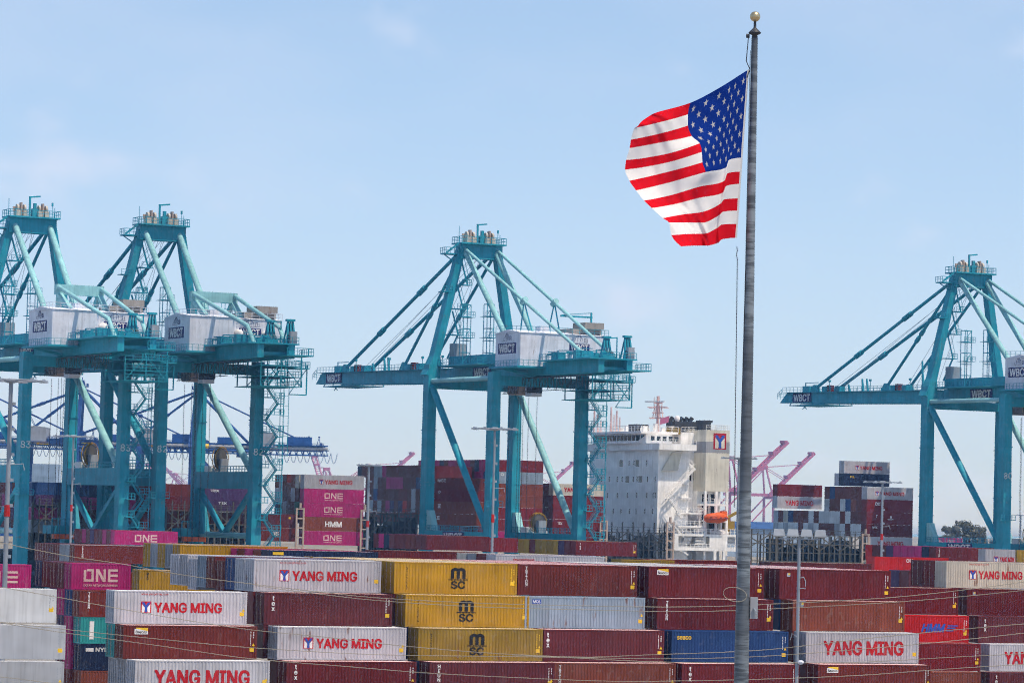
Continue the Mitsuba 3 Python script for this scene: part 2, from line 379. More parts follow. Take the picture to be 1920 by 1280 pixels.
            for k, (dx, dz) in enumerate(((0, 0), (.03, .01), (-.03, .01), (.03, -.01), (-.03, -.01))): g.add(v + [x + dx, Y - .0007 * k, z + dz], np.arange(len(v)).reshape(-1, 3))
            for k in range(3): g.box(x + wd + .35 + .12 * k, x + wd + 1.25 + .28 * k, Y, Y + .006, z + h * (.1 + .3 * k), z + h * (.28 + .3 * k))
            yield 'lettering', None, LETTER[col], g
        elif kind == 'strip':
            x0, x1, z0, z1, col = m[1:6]
            yield 'label_panel', None, col, MB().box(x0, x1, Y, Y + .006, z0, z1)
        elif kind == 'codes':                                             # the number block, notices and stickers at the right end
            g = MB(); a = L - .62
            for k in range(9): g.box(a, a + .07, Y, Y + .006, H - .55 - k * .14, H - .46 - k * .14)
            for k in range(3): g.box(a + .26, a + .34, Y, Y + .006, H - .62 - k * .2, H - .5 - k * .2)
            yield 'number_code', None, m[1] if len(m) > 1 else 'letter_white', g
            s = MB()
            if rnd.random() < .75: s.prism([(a + .16, H - 1.72), (a + .44, H - 1.72), (a + .30, H - 1.46)], (0, Y, 0), (1, 0, 0), (0, 0, 1), (0, 1, 0), .006)
            z0 = rnd.uniform(.55, .95); s.box(a - .04, a + .36, Y, Y + .006, z0, z0 + .34)
            yield 'sticker', None, 'sticker', s


def container(s, c, zt, col, label, L=12.192, H=2.896, det=2, marks=(), group=None, rust=.15, roof=None, door=None, key='shipping_container', cat='shipping container'):
    """s: where its left end stands along the quay direction; c: its near side; zt: its top."""
    seed = rnd.randrange(1, 90); to = frame_at(Q * s + B * c + [0, 0, zt - H])
    if det == 0:
        k = numbered(key); scene[k] = shape(c_part('body', L, H), col=col, rust=rust, seed=seed, to=to)
    else:
        k = numbered(key)
        def p(name, what, cc=col, parent=None, rr=rust):
            kk = numbered(f'{parent or k}__{name}'); scene[kk] = shape(c_part(what, L, H), col=cc, rust=rr, seed=seed, to=to); return kk
        p('frame', 'frame'); p('side_panel', 'side_panel' if det != 3 else 'flat_side'); p('back_panel', 'back_panel'); p('end_panel', 'end_panel'); p('roof', 'roof', roof or col, rr=rust * .6)  # a separate roof colour carries fading, dust and painted-in sun brightness
        dr_ = [p('door', 'door', door or col), p('door', 'door_b', door or col)]
        if det >= 2:
            for i in range(4): p('lock_rod', f'rod{i}', 'galv' if col in ('white', 'grey', 'pale_blue') else 'dust' if i % 2 else col, parent=dr_[i // 2])
    tag(k, label, cat, group)
    last = {}
    for name, par, cc, mb in mark_meshes(marks, L, H):
        pk = numbered(f'{last[par]}__{name}' if par else f'{k}__{name}'); last[name] = pk
        scene[pk] = shape(mb, col=cc, seed=seed, to=to, smooth=False, rust=rust * .5)
        if name == 'number_code': tag(pk, kind='stuff')
    return k


def s_of(px, py, c): return float(W(px, py, c=c) @ Q)
ORD = 'first second third fourth fifth sixth seventh eighth ninth tenth eleventh twelfth thirteenth fourteenth fifteenth sixteenth seventeenth eighteenth nineteenth twentieth'.split()
CN = {'maroon': 'maroon', 'brown': 'brown', 'rust': 'rusty orange-brown', 'plum': 'dark plum', 'red': 'bright red', 'brick': 'brick red', 'white': 'white', 'cream': 'cream', 'grey': 'grey', 'silver': 'pale grey', 'reefer': 'white', 'yellow': 'yellow',
      'ochre': 'ochre yellow', 'pink': 'bright pink', 'navy': 'dark navy', 'blue': 'blue', 'aqua': 'turquoise', 'pale_blue': 'pale blue-grey', 'purple': 'purple', 'green': 'dark green'}

# the front block: four rows seen, each a tier lower than the one behind it
CF, ZF = [291.6, 289.0, 286.4, 283.8], [14.48, 11.584, 8.688, 5.792]
YMS = lambda: ('ym', 2.42, 1.06, .80, 6.2, 1)
def ymbig(): return ('text', 'YANG MING', 1.9, .82, 1.22, 8.6, 'red')
def tex(): return ('stack', 'tex', .85, 2.62, .40, .46, 'white')
def triton(x=.85): return ('stack', 'TRITON', x, 2.66, .27, .30, 'white')
FRONT = [  # row, left end px, y px, colour, marks, rust, label
    (0, 477, 1047, 'white', [YMS(), ('codes', 'galv')], .25, 'white container with red lettering and box logo, topmost row left of the yellow ones'),
    (0, 740, 1053, 'yellow', [('msc', 6.3, 1.42, 'black'), ('codes', 'sticker')], .12, 'yellow container with black lettering, highest of the three yellow ones'),
    (0, 972, 1057, 'brown', [triton(), ('codes',)], .06, 'brown container with stacked white lettering, topmost row right of the highest yellow one'),
    (0, 1217, 1062, 'maroon', [('beacon', .85, 2.12, 1.2), ('codes',)], .04, 'maroon container with white and yellow logo, topmost row beside the flagpole'),
    (0, 1462, 1067, 'maroon', [('square', .8, 2.15, .36), ('codes',)], .04, 'maroon container with small square logo, topmost row just right of the flagpole'),
    (1, 215, 1107, 'white', [YMS(), ('codes', 'galv')], .16, 'white container with red lettering and box logo at left, above a brown one'),
    (1, 496, 1112, 'plum', [tex(), ('codes',)], .05, 'plum brown container with stacked white lettering directly under the topmost white one'),
    (1, 761, 1116, 'yellow', [('msc', 5.95, 1.42, 'black'), ('codes', 'sticker')], .10, 'yellow container with black lettering, middle of the three yellow ones'),
    (1, 985, 1119, 'pale_blue', [('mol', .72, 2.22, .42), ('codes', 'galv')], .30, 'pale blue-grey corrugated container with small blue logo right of the middle yellow one'),
    (1, 1233, 1123, 'maroon', [triton(1.0), ('codes',)], .06, 'maroon container with stacked white lettering right of the pale blue-grey one, behind the flagpole'),
    (1, 1487, 1128, 'rust', [('square', .8, 2.3, .36), ('codes',)], .12, 'rusty brown-red container with small square logo above the white one right of the flagpole'),
    (2, 232, 1171, 'brown', [('beacon', 1.0, 2.12, 1.2), ('codes',)], .06, 'brown container with white and yellow logo between two white ones at lower left'),
    (2, 521, 1177, 'white', [('ym', 2.42, 1.06, .80, 6.2), ('codes', 'galv')], .42, 'white rust-streaked container with faded red lettering, left of the lowest yellow one'),
    (2, 785, 1181, 'ochre', [('msc', 5.7, 1.42, 'black'), ('codes', 'sticker')], .30, 'dirty yellow container with black lettering, lowest of the three yellow ones'),
    (2, 1020, 1184, 'plum', [('stack', 'tex', .42, 2.62, .40, .46, 'white'), ('codes',)], .05, 'plum container with stacked white lettering touching the lowest yellow one'),
    (2, 1260, 1185, 'blue', [('text', 'seaco', .55, 2.10, .42, 1.45, 'orange'), ('codes',)], .05, 'dark blue container with orange lettering behind the flagpole'),
    (2, 1512, 1187, 'white', [ymbig(), ('codes', 'galv')], .12, 'white container with large red lettering and no logo, right of the flagpole'),
    (3, 254, 1239, 'white', [('text', 'YANG MING', 1.75, .82, 1.22, 8.6, 'red'), ('codes', 'galv')], .2, 'white container with large red lettering cut by the lower picture edge at left'),
    (3, 538, 1241, 'maroon', [('stack', 'tex', .85, 2.62, .40, .46, 'white'), ('codes',)], .05, 'maroon container in the lowest row under the rust-streaked white one'),
    (3, 806, 1245, 'plum', [('stack', 'HEUNG', .9, 2.66, .30, .40, 'white'), ('codes',)], .05, 'plum container with white stacked lettering in the lowest row under the dirty yellow one'),
    (3, 1040, 1246, 'rust', [triton(.55), ('codes',)], .10, 'orange-brown container with stacked white lettering in the lowest row left of the flagpole'),
    (3, 1279, 1247, 'maroon', [tex(), ('codes',)], .05, 'maroon container in the lowest row under the dark blue one'),
    (3, 1534, 1250, 'brown', [('beacon', .95, 2.12, 1.2), ('codes',)], .06, 'brown container with white and yellow logo in the lowest row under the large red lettering'),
]
starts = {}
for r, px, py, col, marks, rust, lab in FRONT:
    starts.setdefault(r, []).append(s_of(px, py, CF[r]))
    container(starts[r][-1], CF[r], ZF[r], col, lab, marks=marks, rust=rust, roof={'maroon': 'pink_white', 'brown': 'pink_white', 'plum': 'pink_white', 'rust': 'pink_white', 'white': 'reefer', 'yellow': 'sunlit_roof_cream', 'ochre': 'sunlit_roof_cream'}.get(col))  # roofs paler than sides: faded, dusty, and sun glare put into the colour
for r, picks in ((1, (0, 1, 3, 4)), (2, (1, 2, 3, 4, 5)), (3, (0, 1, 2, 3, 4, 5))):
    for i_ in picks:
        cc = ('maroon', 'plum', 'navy', 'brown', 'blue', 'maroon')[i_]
        if i_ == 0 and r == 3:
            for n_ in (1, 2): container(starts[3][0], CF[3 - n_], ZF[3] - .02, 'white', f'white container end, {("right", "left")[n_ - 1]} one of the pair beside the large red lettering at lower left', det=2, rust=.3)
            container(starts[2][0], CF[1], ZF[2] - .02, 'aqua', 'turquoise container end beside the brown one with yellow-white logo at lower left', det=2)
            continue
        container(starts[r - 1][min(i_, len(starts[r - 1]) - 1)], CF[r - 1], ZF[r] - .02, cc, f'{CN[cc]} container behind, glimpsed through the {("first", "second", "third", "fourth", "fifth", "sixth")[i_]} gap of the {("second", "third", "lowest")[r - 1]} front row', det=1)
# rows behind the topmost one, level with it: their door ends show at the left, elsewhere only strips of roof
endc = ['white', 'blue', 'maroon', 'brown', 'pale_blue', 'white', 'white', 'white']
for b_, s in enumerate(starts[0]):
    for k in range(8):
        if b_ == 0:
            container(s, CF[0] + 2.62 * (k + 1), ZF[0] - (.3 if k in (2, 5) else 0), endc[k], f'{CN[endc[k]]} container door end, {ORD[7 - k]} from left in the row beside the topmost white container', rust=.3, group='containers end-on behind the topmost white one', det=2)
        else:
            cc = (['yellow', 'cream', 'yellow', 'cream', 'yellow', 'yellow', 'cream', 'yellow'], ['maroon', 'pink', 'brown', 'maroon', 'pink', 'maroon', 'brown', 'pink'], ['white', 'cream', 'white', 'grey', 'white', 'cream', 'white', 'white'], ['brown', 'pink', 'maroon', 'white', 'pink', 'maroon', 'white', 'pink'])[b_ - 1][k]
            where = ('highest yellow container', 'topmost brown container', 'topmost one with yellow-white logo', 'topmost one right of the flagpole')[b_ - 1]
            container(s, CF[0] + 2.62 * (k + 1), ZF[0], cc, f'{CN[cc]} container roof strip, {("nearest", "second", "third", "fourth", "fifth", "sixth", "seventh", "farthest")[k]} behind the {where}', det=1, rust=.1, roof={'maroon': 'pink_white', 'brown': 'pink_white', 'yellow': 'sunlit_roof_cream', 'white': 'reefer', 'pink': 'pink_white'}.get(cc, cc))  # strips paled for fading and for direct sun painted into them
# big plain reefers cut by the left edge
for r, px, py, lab in ((1, 107, 1096, 'white plain-sided refrigerated container cut by the left edge, highest of three'), (2, 124, 1164, 'pale grey plain-sided refrigerated container cut by the left edge, middle of three'), (3, 121, 1228, 'pale grey refrigerated container cut by the left edge, lowest of three')):
    k = container(s_of(px, py, CF[r] + .4) - 12.192, CF[r] + .4, ZF[r] - (.0, .12, .2)[r - 1], 'reefer' if r == 1 else 'silver', lab, det=3, marks=[('codes', 'galv')], rust=.12)
# small stack seen between the reefers and the white boxes: 20 foot boxes
C4 = 329.6
container(s_of(135, 1053, C4), C4, 13.2, 'pink', 'bright pink short container with pale lettering above the turquoise one', L=6.06, H=2.59, marks=[('one', 1.25, .80, 1.25, 3.5, 1)], rust=.03)
for i, (px, py, zt, col, marks, lab) in enumerate([(150, 1106, 10.6, 'brown', [('stack', 'TRITON', .95, 2.42, .24, .27, 'white')], 'brown short container with stacked white lettering under the bright pink one'),
        (152, 1156, 8.0, 'aqua', [('strip', .9, 1.35, .45, 2.2, 'letter_white')], 'turquoise short container with white upright strip'),
        (152, 1205, 5.4, 'navy', [('text', 'NYK', 1.5, 1.85, .38, 1.3, 'white'), ('strip', .5, 1.3, 1.85, 2.2, 'letter_white')], 'dark blue short container with white lettering under the turquoise one'),
        (152, 1256, 2.8, 'rust', [], 'brown short container at the bottom under the dark blue one')]):
    container(s_of(px, py, 327.0), 327.0, zt, col, lab, L=6.06, H=2.59, marks=marks, rust=.08)
for i, (col, n) in enumerate((('plum', 0), ('maroon', 1), ('maroon', 2), ('navy', 3))):
    container(s_of(135, 1053, C4), C4 + 2.6 * (n + 1), 13.2, col, f'{CN[col]} container end {ORD[3 - i]} from the left beside the bright pink short one', L=6.06, H=2.59, rust=.05)
for i, (col, n, zt) in enumerate((('blue', 1, 10.6), ('pink', 2, 10.6), ('pink', 1, 8.0), ('pink', 1, 5.4), ('brown', 1, 2.8), ('purple', 3, 10.6), ('purple', 2, 8.0), ('plum', 2, 5.4))):
    container(s_of(150, 1106, 327), 327 + 2.6 * n, zt, col, f'{CN[col]} container end showing left of the {("brown short", "brown short", "turquoise", "dark blue short", "bottom brown", "brown short", "turquoise", "dark blue short")[i]} one, by the reefers', L=6.06, H=2.59, rust=.08)
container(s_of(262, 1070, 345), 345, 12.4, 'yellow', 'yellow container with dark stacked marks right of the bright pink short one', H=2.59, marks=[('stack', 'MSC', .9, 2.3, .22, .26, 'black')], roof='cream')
container(s_of(2, 1065, 345) - 9, 345, 12.7, 'pink', 'bright pink container with pale lettering cut by the left picture edge', H=2.59, marks=[('one', 5.6, .7, 1.2, 5.2)])
container(s_of(240, 1078, 350) - 0.3, 350, 12.0, 'brown', 'brown container end between the bright pink and the yellow short ones', L=6.06, H=2.59)


def yard_row(px, py, c, zt, side, label, ends, where, L=12.192, H=2.59, marks=(), det=1, roof=None, rust=.06, pitch=2.55):
    """A row seen from its corner: one long side at px and the door ends of the rows behind it, to its left."""
    s = s_of(px, py, c)
    if label: container(s, c, zt, side, label, L, H, det, marks, rust=rust, roof=roof)
    for k, e in enumerate(ends):
        if e: container(s, c + pitch * (k + 1), zt, e, f'{CN[e]} container end, {ORD[len(ends) - 1 - k]} from left {where}', L, H, det, group=f'container ends {where}', rust=rust)
    return s


# strips of stacks behind the front block
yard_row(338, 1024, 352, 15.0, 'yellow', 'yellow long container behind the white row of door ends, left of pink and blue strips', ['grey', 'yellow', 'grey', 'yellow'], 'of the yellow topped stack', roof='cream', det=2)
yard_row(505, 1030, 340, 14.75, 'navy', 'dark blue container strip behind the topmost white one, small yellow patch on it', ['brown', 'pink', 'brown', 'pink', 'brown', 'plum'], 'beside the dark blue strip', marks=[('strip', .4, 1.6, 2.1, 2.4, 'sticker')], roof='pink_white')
yard_row(930, 1037, 322, 14.95, 'white', 'white container with small red web address behind the topmost brown one', ['maroon', 'grey', 'cream'], 'of the white strip above the yellow one', roof='white', H=2.896, marks=[('text', 'www.yangming.com', 1.9, 2.35, .2, 2.4, 'red')])
yard_row(1080, 1015, 565, 14.9, 'maroon', 'maroon container with stacked white lettering in front of the dark steel lattice', ['plum', 'purple', 'ochre', 'ochre', 'ochre', 'ochre', 'maroon', 'ochre', 'yellow'], 'under the middle green crane', marks=[('stack', 'tex', .9, 2.3, .36, .44, 'white'), ('codes',)], roof='cream')
yard_row(800, 1008, 570, 15.3, 'maroon', 'long maroon container behind the left legs of the middle green crane', ['plum', 'brown', 'brown', 'maroon', 'maroon', 'plum', 'navy', 'pink', 'maroon'], 'left of the middle green crane', roof='dust')
yard_row(914, 1012, 576, 15.1, 'brick', 'short brick red container between the legs of the middle green crane', [], '', L=6.06)
yard_row(215, 999, 612, 14.7, 'pink', 'bright pink container with pale lettering at the foot of the second crane', ['plum', 'pink', 'plum', 'maroon', 'purple', 'plum', 'pink', 'brick', 'maroon'], 'beside the pink one at the second crane', marks=[('one', 3.9, .55, 1.35, 4.3)], roof='pink_white')
yard_row(140, 1027, 480, 13.35, 'brown', 'brown container with stacked white lettering above the bright pink short one', ['grey', 'grey', 'maroon', 'plum', 'maroon', 'maroon', 'plum'], 'of those behind the leftmost pole', marks=[('stack', 'TRITON', 1.2, 2.4, .24, .27, 'white')], roof='dust', det=2)
yard_row(1755, 1033, 540, 15.4, 'maroon', 'maroon container with stacked white lettering under the right-hand green crane', ['navy', 'pink', 'pink', 'pink', 'pink', 'purple', 'plum', 'plum', 'red'], 'right of the lattice, under the right-hand crane', marks=[('stack', 'TRITON', -.3 + 1.0, 2.4, .24, .27, 'white')], roof='dust')
yard_row(1848, 1033, 520, 15.35, 'white', 'white container with red lettering and box logo half hidden under the right-hand crane', [], '', L=6.06, marks=[('ym', 1.7, .75, .8, 3.2)], H=2.896)
yard_row(1907, 1035, 522, 15.3, 'ochre', 'ochre container at the right picture edge', [], '')
yard_row(1640, 1057, 430, 14.5, 'red', 'red container strip with white letters left of the small dark ends', [], '', marks=[('text', 'OU', 5.2, 1.85, .5, 1.0, 'white')])
yard_row(1725, 1076, 370, 13.4, 'plum', None, ['plum', 'purple'], 'in the gap at right')
yard_row(1165, 1051, 318, 14.75, 'ochre', 'ochre strip of a container behind the topmost ones, left of a long maroon strip', [], '', L=6.06, H=2.59)
yard_row(1212, 1052, 322, 14.8, 'maroon', 'long maroon strip of a container behind the topmost ones at the flagpole', [], '', H=2.59, roof='dust')
yard_row(1445, 1057, 322, 14.75, 'plum', 'long plum strip of a container right of the flagpole behind the topmost ones', [], '', H=2.59, roof='dust')
yard_row(700, 1037, 345, 14.9, 'maroon', 'maroon strip of a container between the dark blue strip and the white strip', [], '', H=2.59, roof='dust')

# the second block at the right, again a tier lower row by row
CR = [327.0, 324.4, 321.8, 319.2, 316.6]
ZR = [15.15, 12.25, 9.36, 6.47, 3.58]
RIGHT = [
    (0, 1775, 1051, 'cream', [('ym', 2.9, 1.06, .80, 5.6, 1)], .30, 'cream-white dirty container with red lettering and box logo at the right edge', False),
    (1, 1797, 1098, 'maroon', [('codes',)], .05, 'maroon container above the bright red one', True),
    (1, 1814, 1101, 'maroon', [('square', .7, 2.2, .34)], .05, 'maroon container with small square logo at the right edge under the dirty white one', False),
    (2, 1817, 1148, 'red', [('hmm', 6.3, 1.15, .85, 2.7, 'blue'), ('codes',)], .0, 'bright red container with slanted blue lettering', True),
    (2, 1835, 1150, 'plum', [tex()], .06, 'plum container with stacked white lettering right of the bright red one', False),
    (3, 1839, 1198, 'brick', [('codes',)], .03, 'brick red container directly under the bright red one', True),
    (3, 1856, 1200, 'white', [ymbig()], .14, 'white container with large red lettering cut by the right picture edge', False),
    (4, 1839, 1248, 'rust', [], .10, 'orange-brown container in the lowest row at right', True),
    (4, 1856, 1250, 'plum', [tex()], .05, 'plum container with stacked white lettering in the lowest row at the right edge', False),
]
for r, px, py, col, marks, rust, lab, right in RIGHT:
    s = s_of(px, py, CR[r]) - (12.192 if right else 0)
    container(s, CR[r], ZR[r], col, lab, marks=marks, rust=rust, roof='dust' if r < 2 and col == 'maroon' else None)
    if r == 0:
        container(s, CR[0] + 2.6, ZR[0], 'brick', 'brick red container end left of the dirty white one at the right edge', rust=.05, marks=())
        container(s, CR[0] + 5.2, ZR[0], 'plum', 'plum container end behind the brick red end at the right edge', rust=.05)

# ------------------------------------------------------------------ ship-to-shore cranes (local x along the quay, y to the water from the waterside rail, z up)
X0, YL = 10.25, -30.5


def wbct(mb_plate, mb_text, x, y, z, wd, h, face):
    """A blue name board; face '-x' or '-y' is the way it looks. x, y, z: its centre."""
    v, w = text('WBCT', h * .72, True, wd * .86)
    v = v - [w / 2, 0, h * .36]; e = h * .007
    for i, (a, b) in enumerate(((0, 0), (e * 2, e), (-e * 2, e), (e * 2, -e), (-e * 2, -e))):
        u = v + [a, -.001 * i, b]
        if face == '-x': u = np.stack([u[:, 1], -u[:, 0], u[:, 2]], 1)
        mb_text.add(u + ([x, y - .07, z] if face == '-y' else [x - .07, y, z]), np.arange(len(v)).reshape(-1, 3))
    if face == '-y': mb_plate.box(x - wd / 2, x + wd / 2, y - .06, y, z - h / 2, z + h / 2)
    else: mb_plate.box(x - .06, x, y - wd / 2, y + wd / 2, z - h / 2, z + h / 2)


def crest(mb, x, y, z, face):
    """The thin-lined harbour emblem over a board: a base line, masts and arcs."""
    P = lambda a, b: (x + a, y - .05, z + b) if face == '-y' else (x - .05, y - a, z + b)
    def ln(*pts, w=.06):
        for a, b in zip(pts[:-1], pts[1:]): mb.bar(P(*a), P(*b), w)
    ln((-2.1, -.1), (2.0, .1)); ln((-1.9, .15), (-1.7, .55)); ln((1.2, .1), (1.1, .8), (1.5, .9), (1.5, .15)); ln((1.9, .1), (1.85, .8))
    ln(*[(-.2 + .9 * math.cos(t), .25 + 1.1 * math.sin(t)) for t in np.linspace(.3, 2.9, 8)])
    ln((-.4, .2), (-.35, 1.5)); ln((.2, .2), (.1, 1.75)); ln((-1.1, .2), (-.9, .9)); ln((.7, .2), (.6, .9))


def zigzag(mb, x0, x1, y, z0, z1, flight, w=.75, th=.1, rail=True):
    """Stair flights going up between x0 and x1 with a landing and rails at every turn."""
    n = max(1, int(round((z1 - z0) / flight))); dz = (z1 - z0) / n
    for k in range(n):
        a, b = (x0, x1) if k % 2 == 0 else (x1, x0)
        za, zb = z0 + k * dz, z0 + (k + 1) * dz
        for yy in (y - w / 2, y + w / 2):
            mb.bar((a, yy, za), (b, yy, zb), th, .2)
            if rail: mb.bar((a, yy, za + 1.05), (b, yy, zb + 1.05), .08)
        m = 7
        for i in range(1, m): mb.box(a + (b - a) * i / m - .13, a + (b - a) * i / m + .13, y - w / 2, y + w / 2, za + dz * i / m - .03, za + dz * i / m + .03)
        sg = 1 if b > a else -1
        xa, xb = sorted((b - sg * .1, b + sg * 1.1))
        mb.box(xa, xb, y - w, y + w, zb - .09, zb + .05)
        if rail: mb.rail([(xa, y - w, zb), (xb, y - w, zb), (xb, y + w, zb)], 1.05, 1.0, .07)
    return mb


def lattice_tower(mb, x, y, z0, z1, w=1.5, d=1.5, step=2.2, t=.13):
    for a in (-w / 2, w / 2):
        for c in (-d / 2, d / 2): mb.bar((x + a, y + c, z0), (x + a, y + c, z1), t)
    n = int((z1 - z0) / step)
    for k in range(1, n + 1):
        z = z0 + k * (z1 - z0) / n
        for c in (-d / 2, d / 2): mb.bar((x - w / 2, y + c, z), (x + w / 2, y + c, z), t)
        for a in (-w / 2, w / 2): mb.bar((x + a, y - d / 2, z), (x + a, y + d / 2, z), t)
        if k % 2: mb.bar((x - w / 2, y - d / 2, z - step), (x + w / 2, y - d / 2, z), t * .8)
    for z in (z0 + (z1 - z0) * .45, z1 - 2.6):
        mb.box(x - w * .9, x + w * .9, y - d * .9, y + d * .9, z - .08, z); mb.rail([(x - w * .9, y - d * .9, z), (x + w * .9, y - d * .9, z), (x + w * .9, y + d * .9, z)], 1.1, .9, .07)
    return mb


def crane_parts(kind, number=None, lod=0):
    """(path, mesh, colour, smooth) of one crane. kind A: low frame over the house; kind B: long backstays."""
    out = []
    def P(path, mb, col='crane', smooth=True): out.append((path, mb, col, smooth))
    ZG, ZT = 48.0, 50.6
    for sx in (-1, 1):                                                     # legs, beams and braces of the two side frames
        x = sx * X0
        for nm, y, wy in (('waterside_leg', 0, 2.9), ('landside_leg', YL, 2.7)):
            m = MB().bar((x, y, 3.2), (x, y, 15), 2.2, wy, side=(1, 0, 0), w1=2.1, h1=wy)
            m.bar((x, y, 15), (x, y, ZG + (.6 if y else 3)), 2.05, wy - .1, side=(1, 0, 0), w1=1.9, h1=wy - .35)
            for z in (9, 15.02, 26, 37): m.box(x - 1.13, x + 1.13, y - wy / 2 - .06, y + wy / 2 + .06, z - .1, z + .1)
            P(nm, m)
        zb, hb = (25.0, 3.4) if kind == 'A' else (14.6, 2.2)
        m = MB().box(x - .95, x + .95, YL + 1.36, -1.46, zb - hb / 2, zb + hb / 2)
        P('portal_beam', m)
        if not lod:
            m = MB().rail([(x - .9, YL + 1.6, zb + hb / 2), (x - .9, -1.7, zb + hb / 2)], 1.15, 1.5, .08); m.rail([(x + .9, YL + 1.6, zb + hb / 2), (x + .9, -1.7, zb + hb / 2)], 1.15, 1.5, .08)
            if kind == 'B':
                for k in range(28): m.bar((x - .97, YL + 2 + k, zb + 1.1), (x - .97, YL + 2 + k, zb + 2.2), .06)
            P('portal_beam__railing', m)
        P('sill_beam', MB().box(x - 1.2, x + 1.2, YL - 1, 1, 3.21, 5.4))
        if kind == 'A':                                                    # lower tie and V braces
            P('lower_tie', MB().tube([(x, YL + 1.3, 13.9), (x, -1.4, 13.9)], .62, 10), 'crane_sunlit')
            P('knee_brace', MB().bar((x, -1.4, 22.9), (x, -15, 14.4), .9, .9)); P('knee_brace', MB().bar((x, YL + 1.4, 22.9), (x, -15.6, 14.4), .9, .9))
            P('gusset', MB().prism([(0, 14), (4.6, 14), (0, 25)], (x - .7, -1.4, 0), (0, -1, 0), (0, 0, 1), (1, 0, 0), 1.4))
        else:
            P('gusset', MB().prism([(0, 15.72), (3.2, 15.72), (1.0, 20), (0, 20)], (x - .7, -1.42, 0), (0, -1, 0), (0, 0, 1), (1, 0, 0), 1.4), 'crane_sunlit')
        P('diagonal_brace', MB().tube([(x, -1.2, 46.2), (x, -29.2, (26.4 if kind == 'A' else 15.6))], .72, 12), 'crane_sunlit' if sx > 0 else 'crane')  # right brace painted as if sunlit, left one in the plain teal
        P('upper_tie', MB().tube([(x, -1.2, 47.5), (x, YL + 1.2, 47.4)], .52, 10), 'crane_sunlit')
        m = MB()                                                           # bogies
        for y in (0, YL):
            for k in (-3.2, -1.1, 1.1, 3.2): m.tube([(x + k, y - .5, .55), (x + k, y + .5, .55)], .5, 12)
            m.box(x - 4.2, x + 4.2, y - .8, y + .8, 1.0, 2.4); m.box(x - 1.2, x + 1.2, y - .9, y + .9, 2.4, 3.2)
        P('bogie', m, 'crane'); 
    for y, nm in ((0, 'waterside_crossbeam'), (YL, 'landside_crossbeam')):
        P(nm, MB().box(-X0 + 1.0, X0 - 1.0, y - 1.1, y + 1.1, 45.9, 47.9))
    # girder and boom: two boxes each with ties
    for sx in (-1, 1):
        x = sx * 3.2
        P('girder', MB().box(x - .65, x + .65, -63.5, 3.0, ZG, ZT))
        tip = 75.0
        m = MB().hexa([(x - .6, 3.2, ZG - .5), (x + .6, 3.2, ZG - .5), (x + .6, 3.2, ZT - .1), (x - .6, 3.2, ZT - .1), (x - .6, tip, ZG + .8), (x + .6, tip, ZG + .8), (x + .6, tip - 3.5, ZT + .8), (x - .6, tip - 3.5, ZT + .8)])
        P('boom', m)
    for k in range(13): y = 6 + k * 5.4; P('cross_tie', MB().box(-2.55, 2.55, y - .2, y + .2, ZG + .6 + y * .016, ZG + 1.1 + y * .016))
    for k in range(12): y = -62 + k * 5.5; P('cross_tie', MB().box(-2.55, 2.55, y - .2, y + .2, ZG + .6, ZG + 1.2))
    # A-frame
    ZA = 74.0
    for sx in (-1, 1):
        m = MB().bar((sx * 9.3, .2, 52.5), (sx * 4.3, -1.2, ZA + 2.2), 1.6, 2.3, side=(1, 0, 0), w1=1.5, h1=1.9)
        m.bar((sx * 10.1, .3, 48.5), (sx * 9.3, .2, 52.7), 3.4, 3.0, side=(1, 0, 0), w1=1.62, h1=2.32)
        P('a_frame_leg', m)
        P('back_leg', MB().tube([(sx * 3.7, -2.2, ZA + 1.4), (sx * 3.2, -28.0, ZT - .1)], .62, 12), 'crane_sunlit')
    P('apex_beam', MB().box(-5.0, 5.0, -2.6, 0, ZA, ZA + 3.0))
    m = MB().box(-5.4, 5.4, -3.8, 1.2, ZA + 3.01, ZA + 3.3)
    m.rail([(-5.3, -3.7, ZA + 3.3), (5.3, -3.7, ZA + 3.3), (5.3, 1.1, ZA + 3.3), (-5.3, 1.1, ZA + 3.3), (-5.3, -3.7, ZA + 3.3)], 1.3, 1.1, .1)
    P('apex_platform', m)
    m = MB().box(-8.2, -5.2, -2.0, .8, ZA + .7, ZA + .95); m.rail([(-5.2, -2.0, ZA + .95), (-8.2, -2.0, ZA + .95), (-8.2, .8, ZA + .95)], 1.2, .9, .1)
    m.bar((-7.9, -.4, ZA + .7), (-5.0, -.8, ZA - 1.2), .2); m.bar((-8.0, -1.8, ZA + 1), (-5.4, -2.8, ZA + 3.2), .25, .4)
    P('side_platform', m)
    zt = ZA + 3.3
    for sx in (-1, 1):
        for dx in (-.75, .75):
            P('rope_sheave', MB().box(sx * 2.3 + dx - .45, sx * 2.3 + dx + .45, -2.2, -.3, zt, zt + 1.3).tube([(sx * 2.3 + dx - .2, -1.3, zt + 1.75), (sx * 2.3 + dx + .2, -1.3, zt + 1.75)], .78, 14), 'cream')
        P('sheave_guard', MB().box(sx * 2.3 - .15, sx * 2.3 + .15, -1.9, -.7, zt + .2, zt + 2.9).box(sx * 2.3 - 1.4, sx * 2.3 + 1.4, -.5, -.3, zt + 1.2, zt + 2.1), 'dust')
    P('service_hoist', MB().bar((-.3, -1, zt), (-.3, -1, zt + 4.3), .35).bar((-.45, -1, zt + 4.1), (1.9, -1, zt + 4.4), .3))
    P('control_box', MB().box(.1, 1.3, -1.6, -.6, zt, zt + 1.8)); P('control_box', MB().bar((.7, -1.2, zt + 1.8), (.7, -1.2, zt + 2.9), .6))
    for x, h in ((-4.9, 3.6), (4.4, 3.0), (4.9, 2.2), (3.2, 2.6)): P('antenna', MB().bar((x, -1.4, zt), (x, -1.4, zt + h), .09))
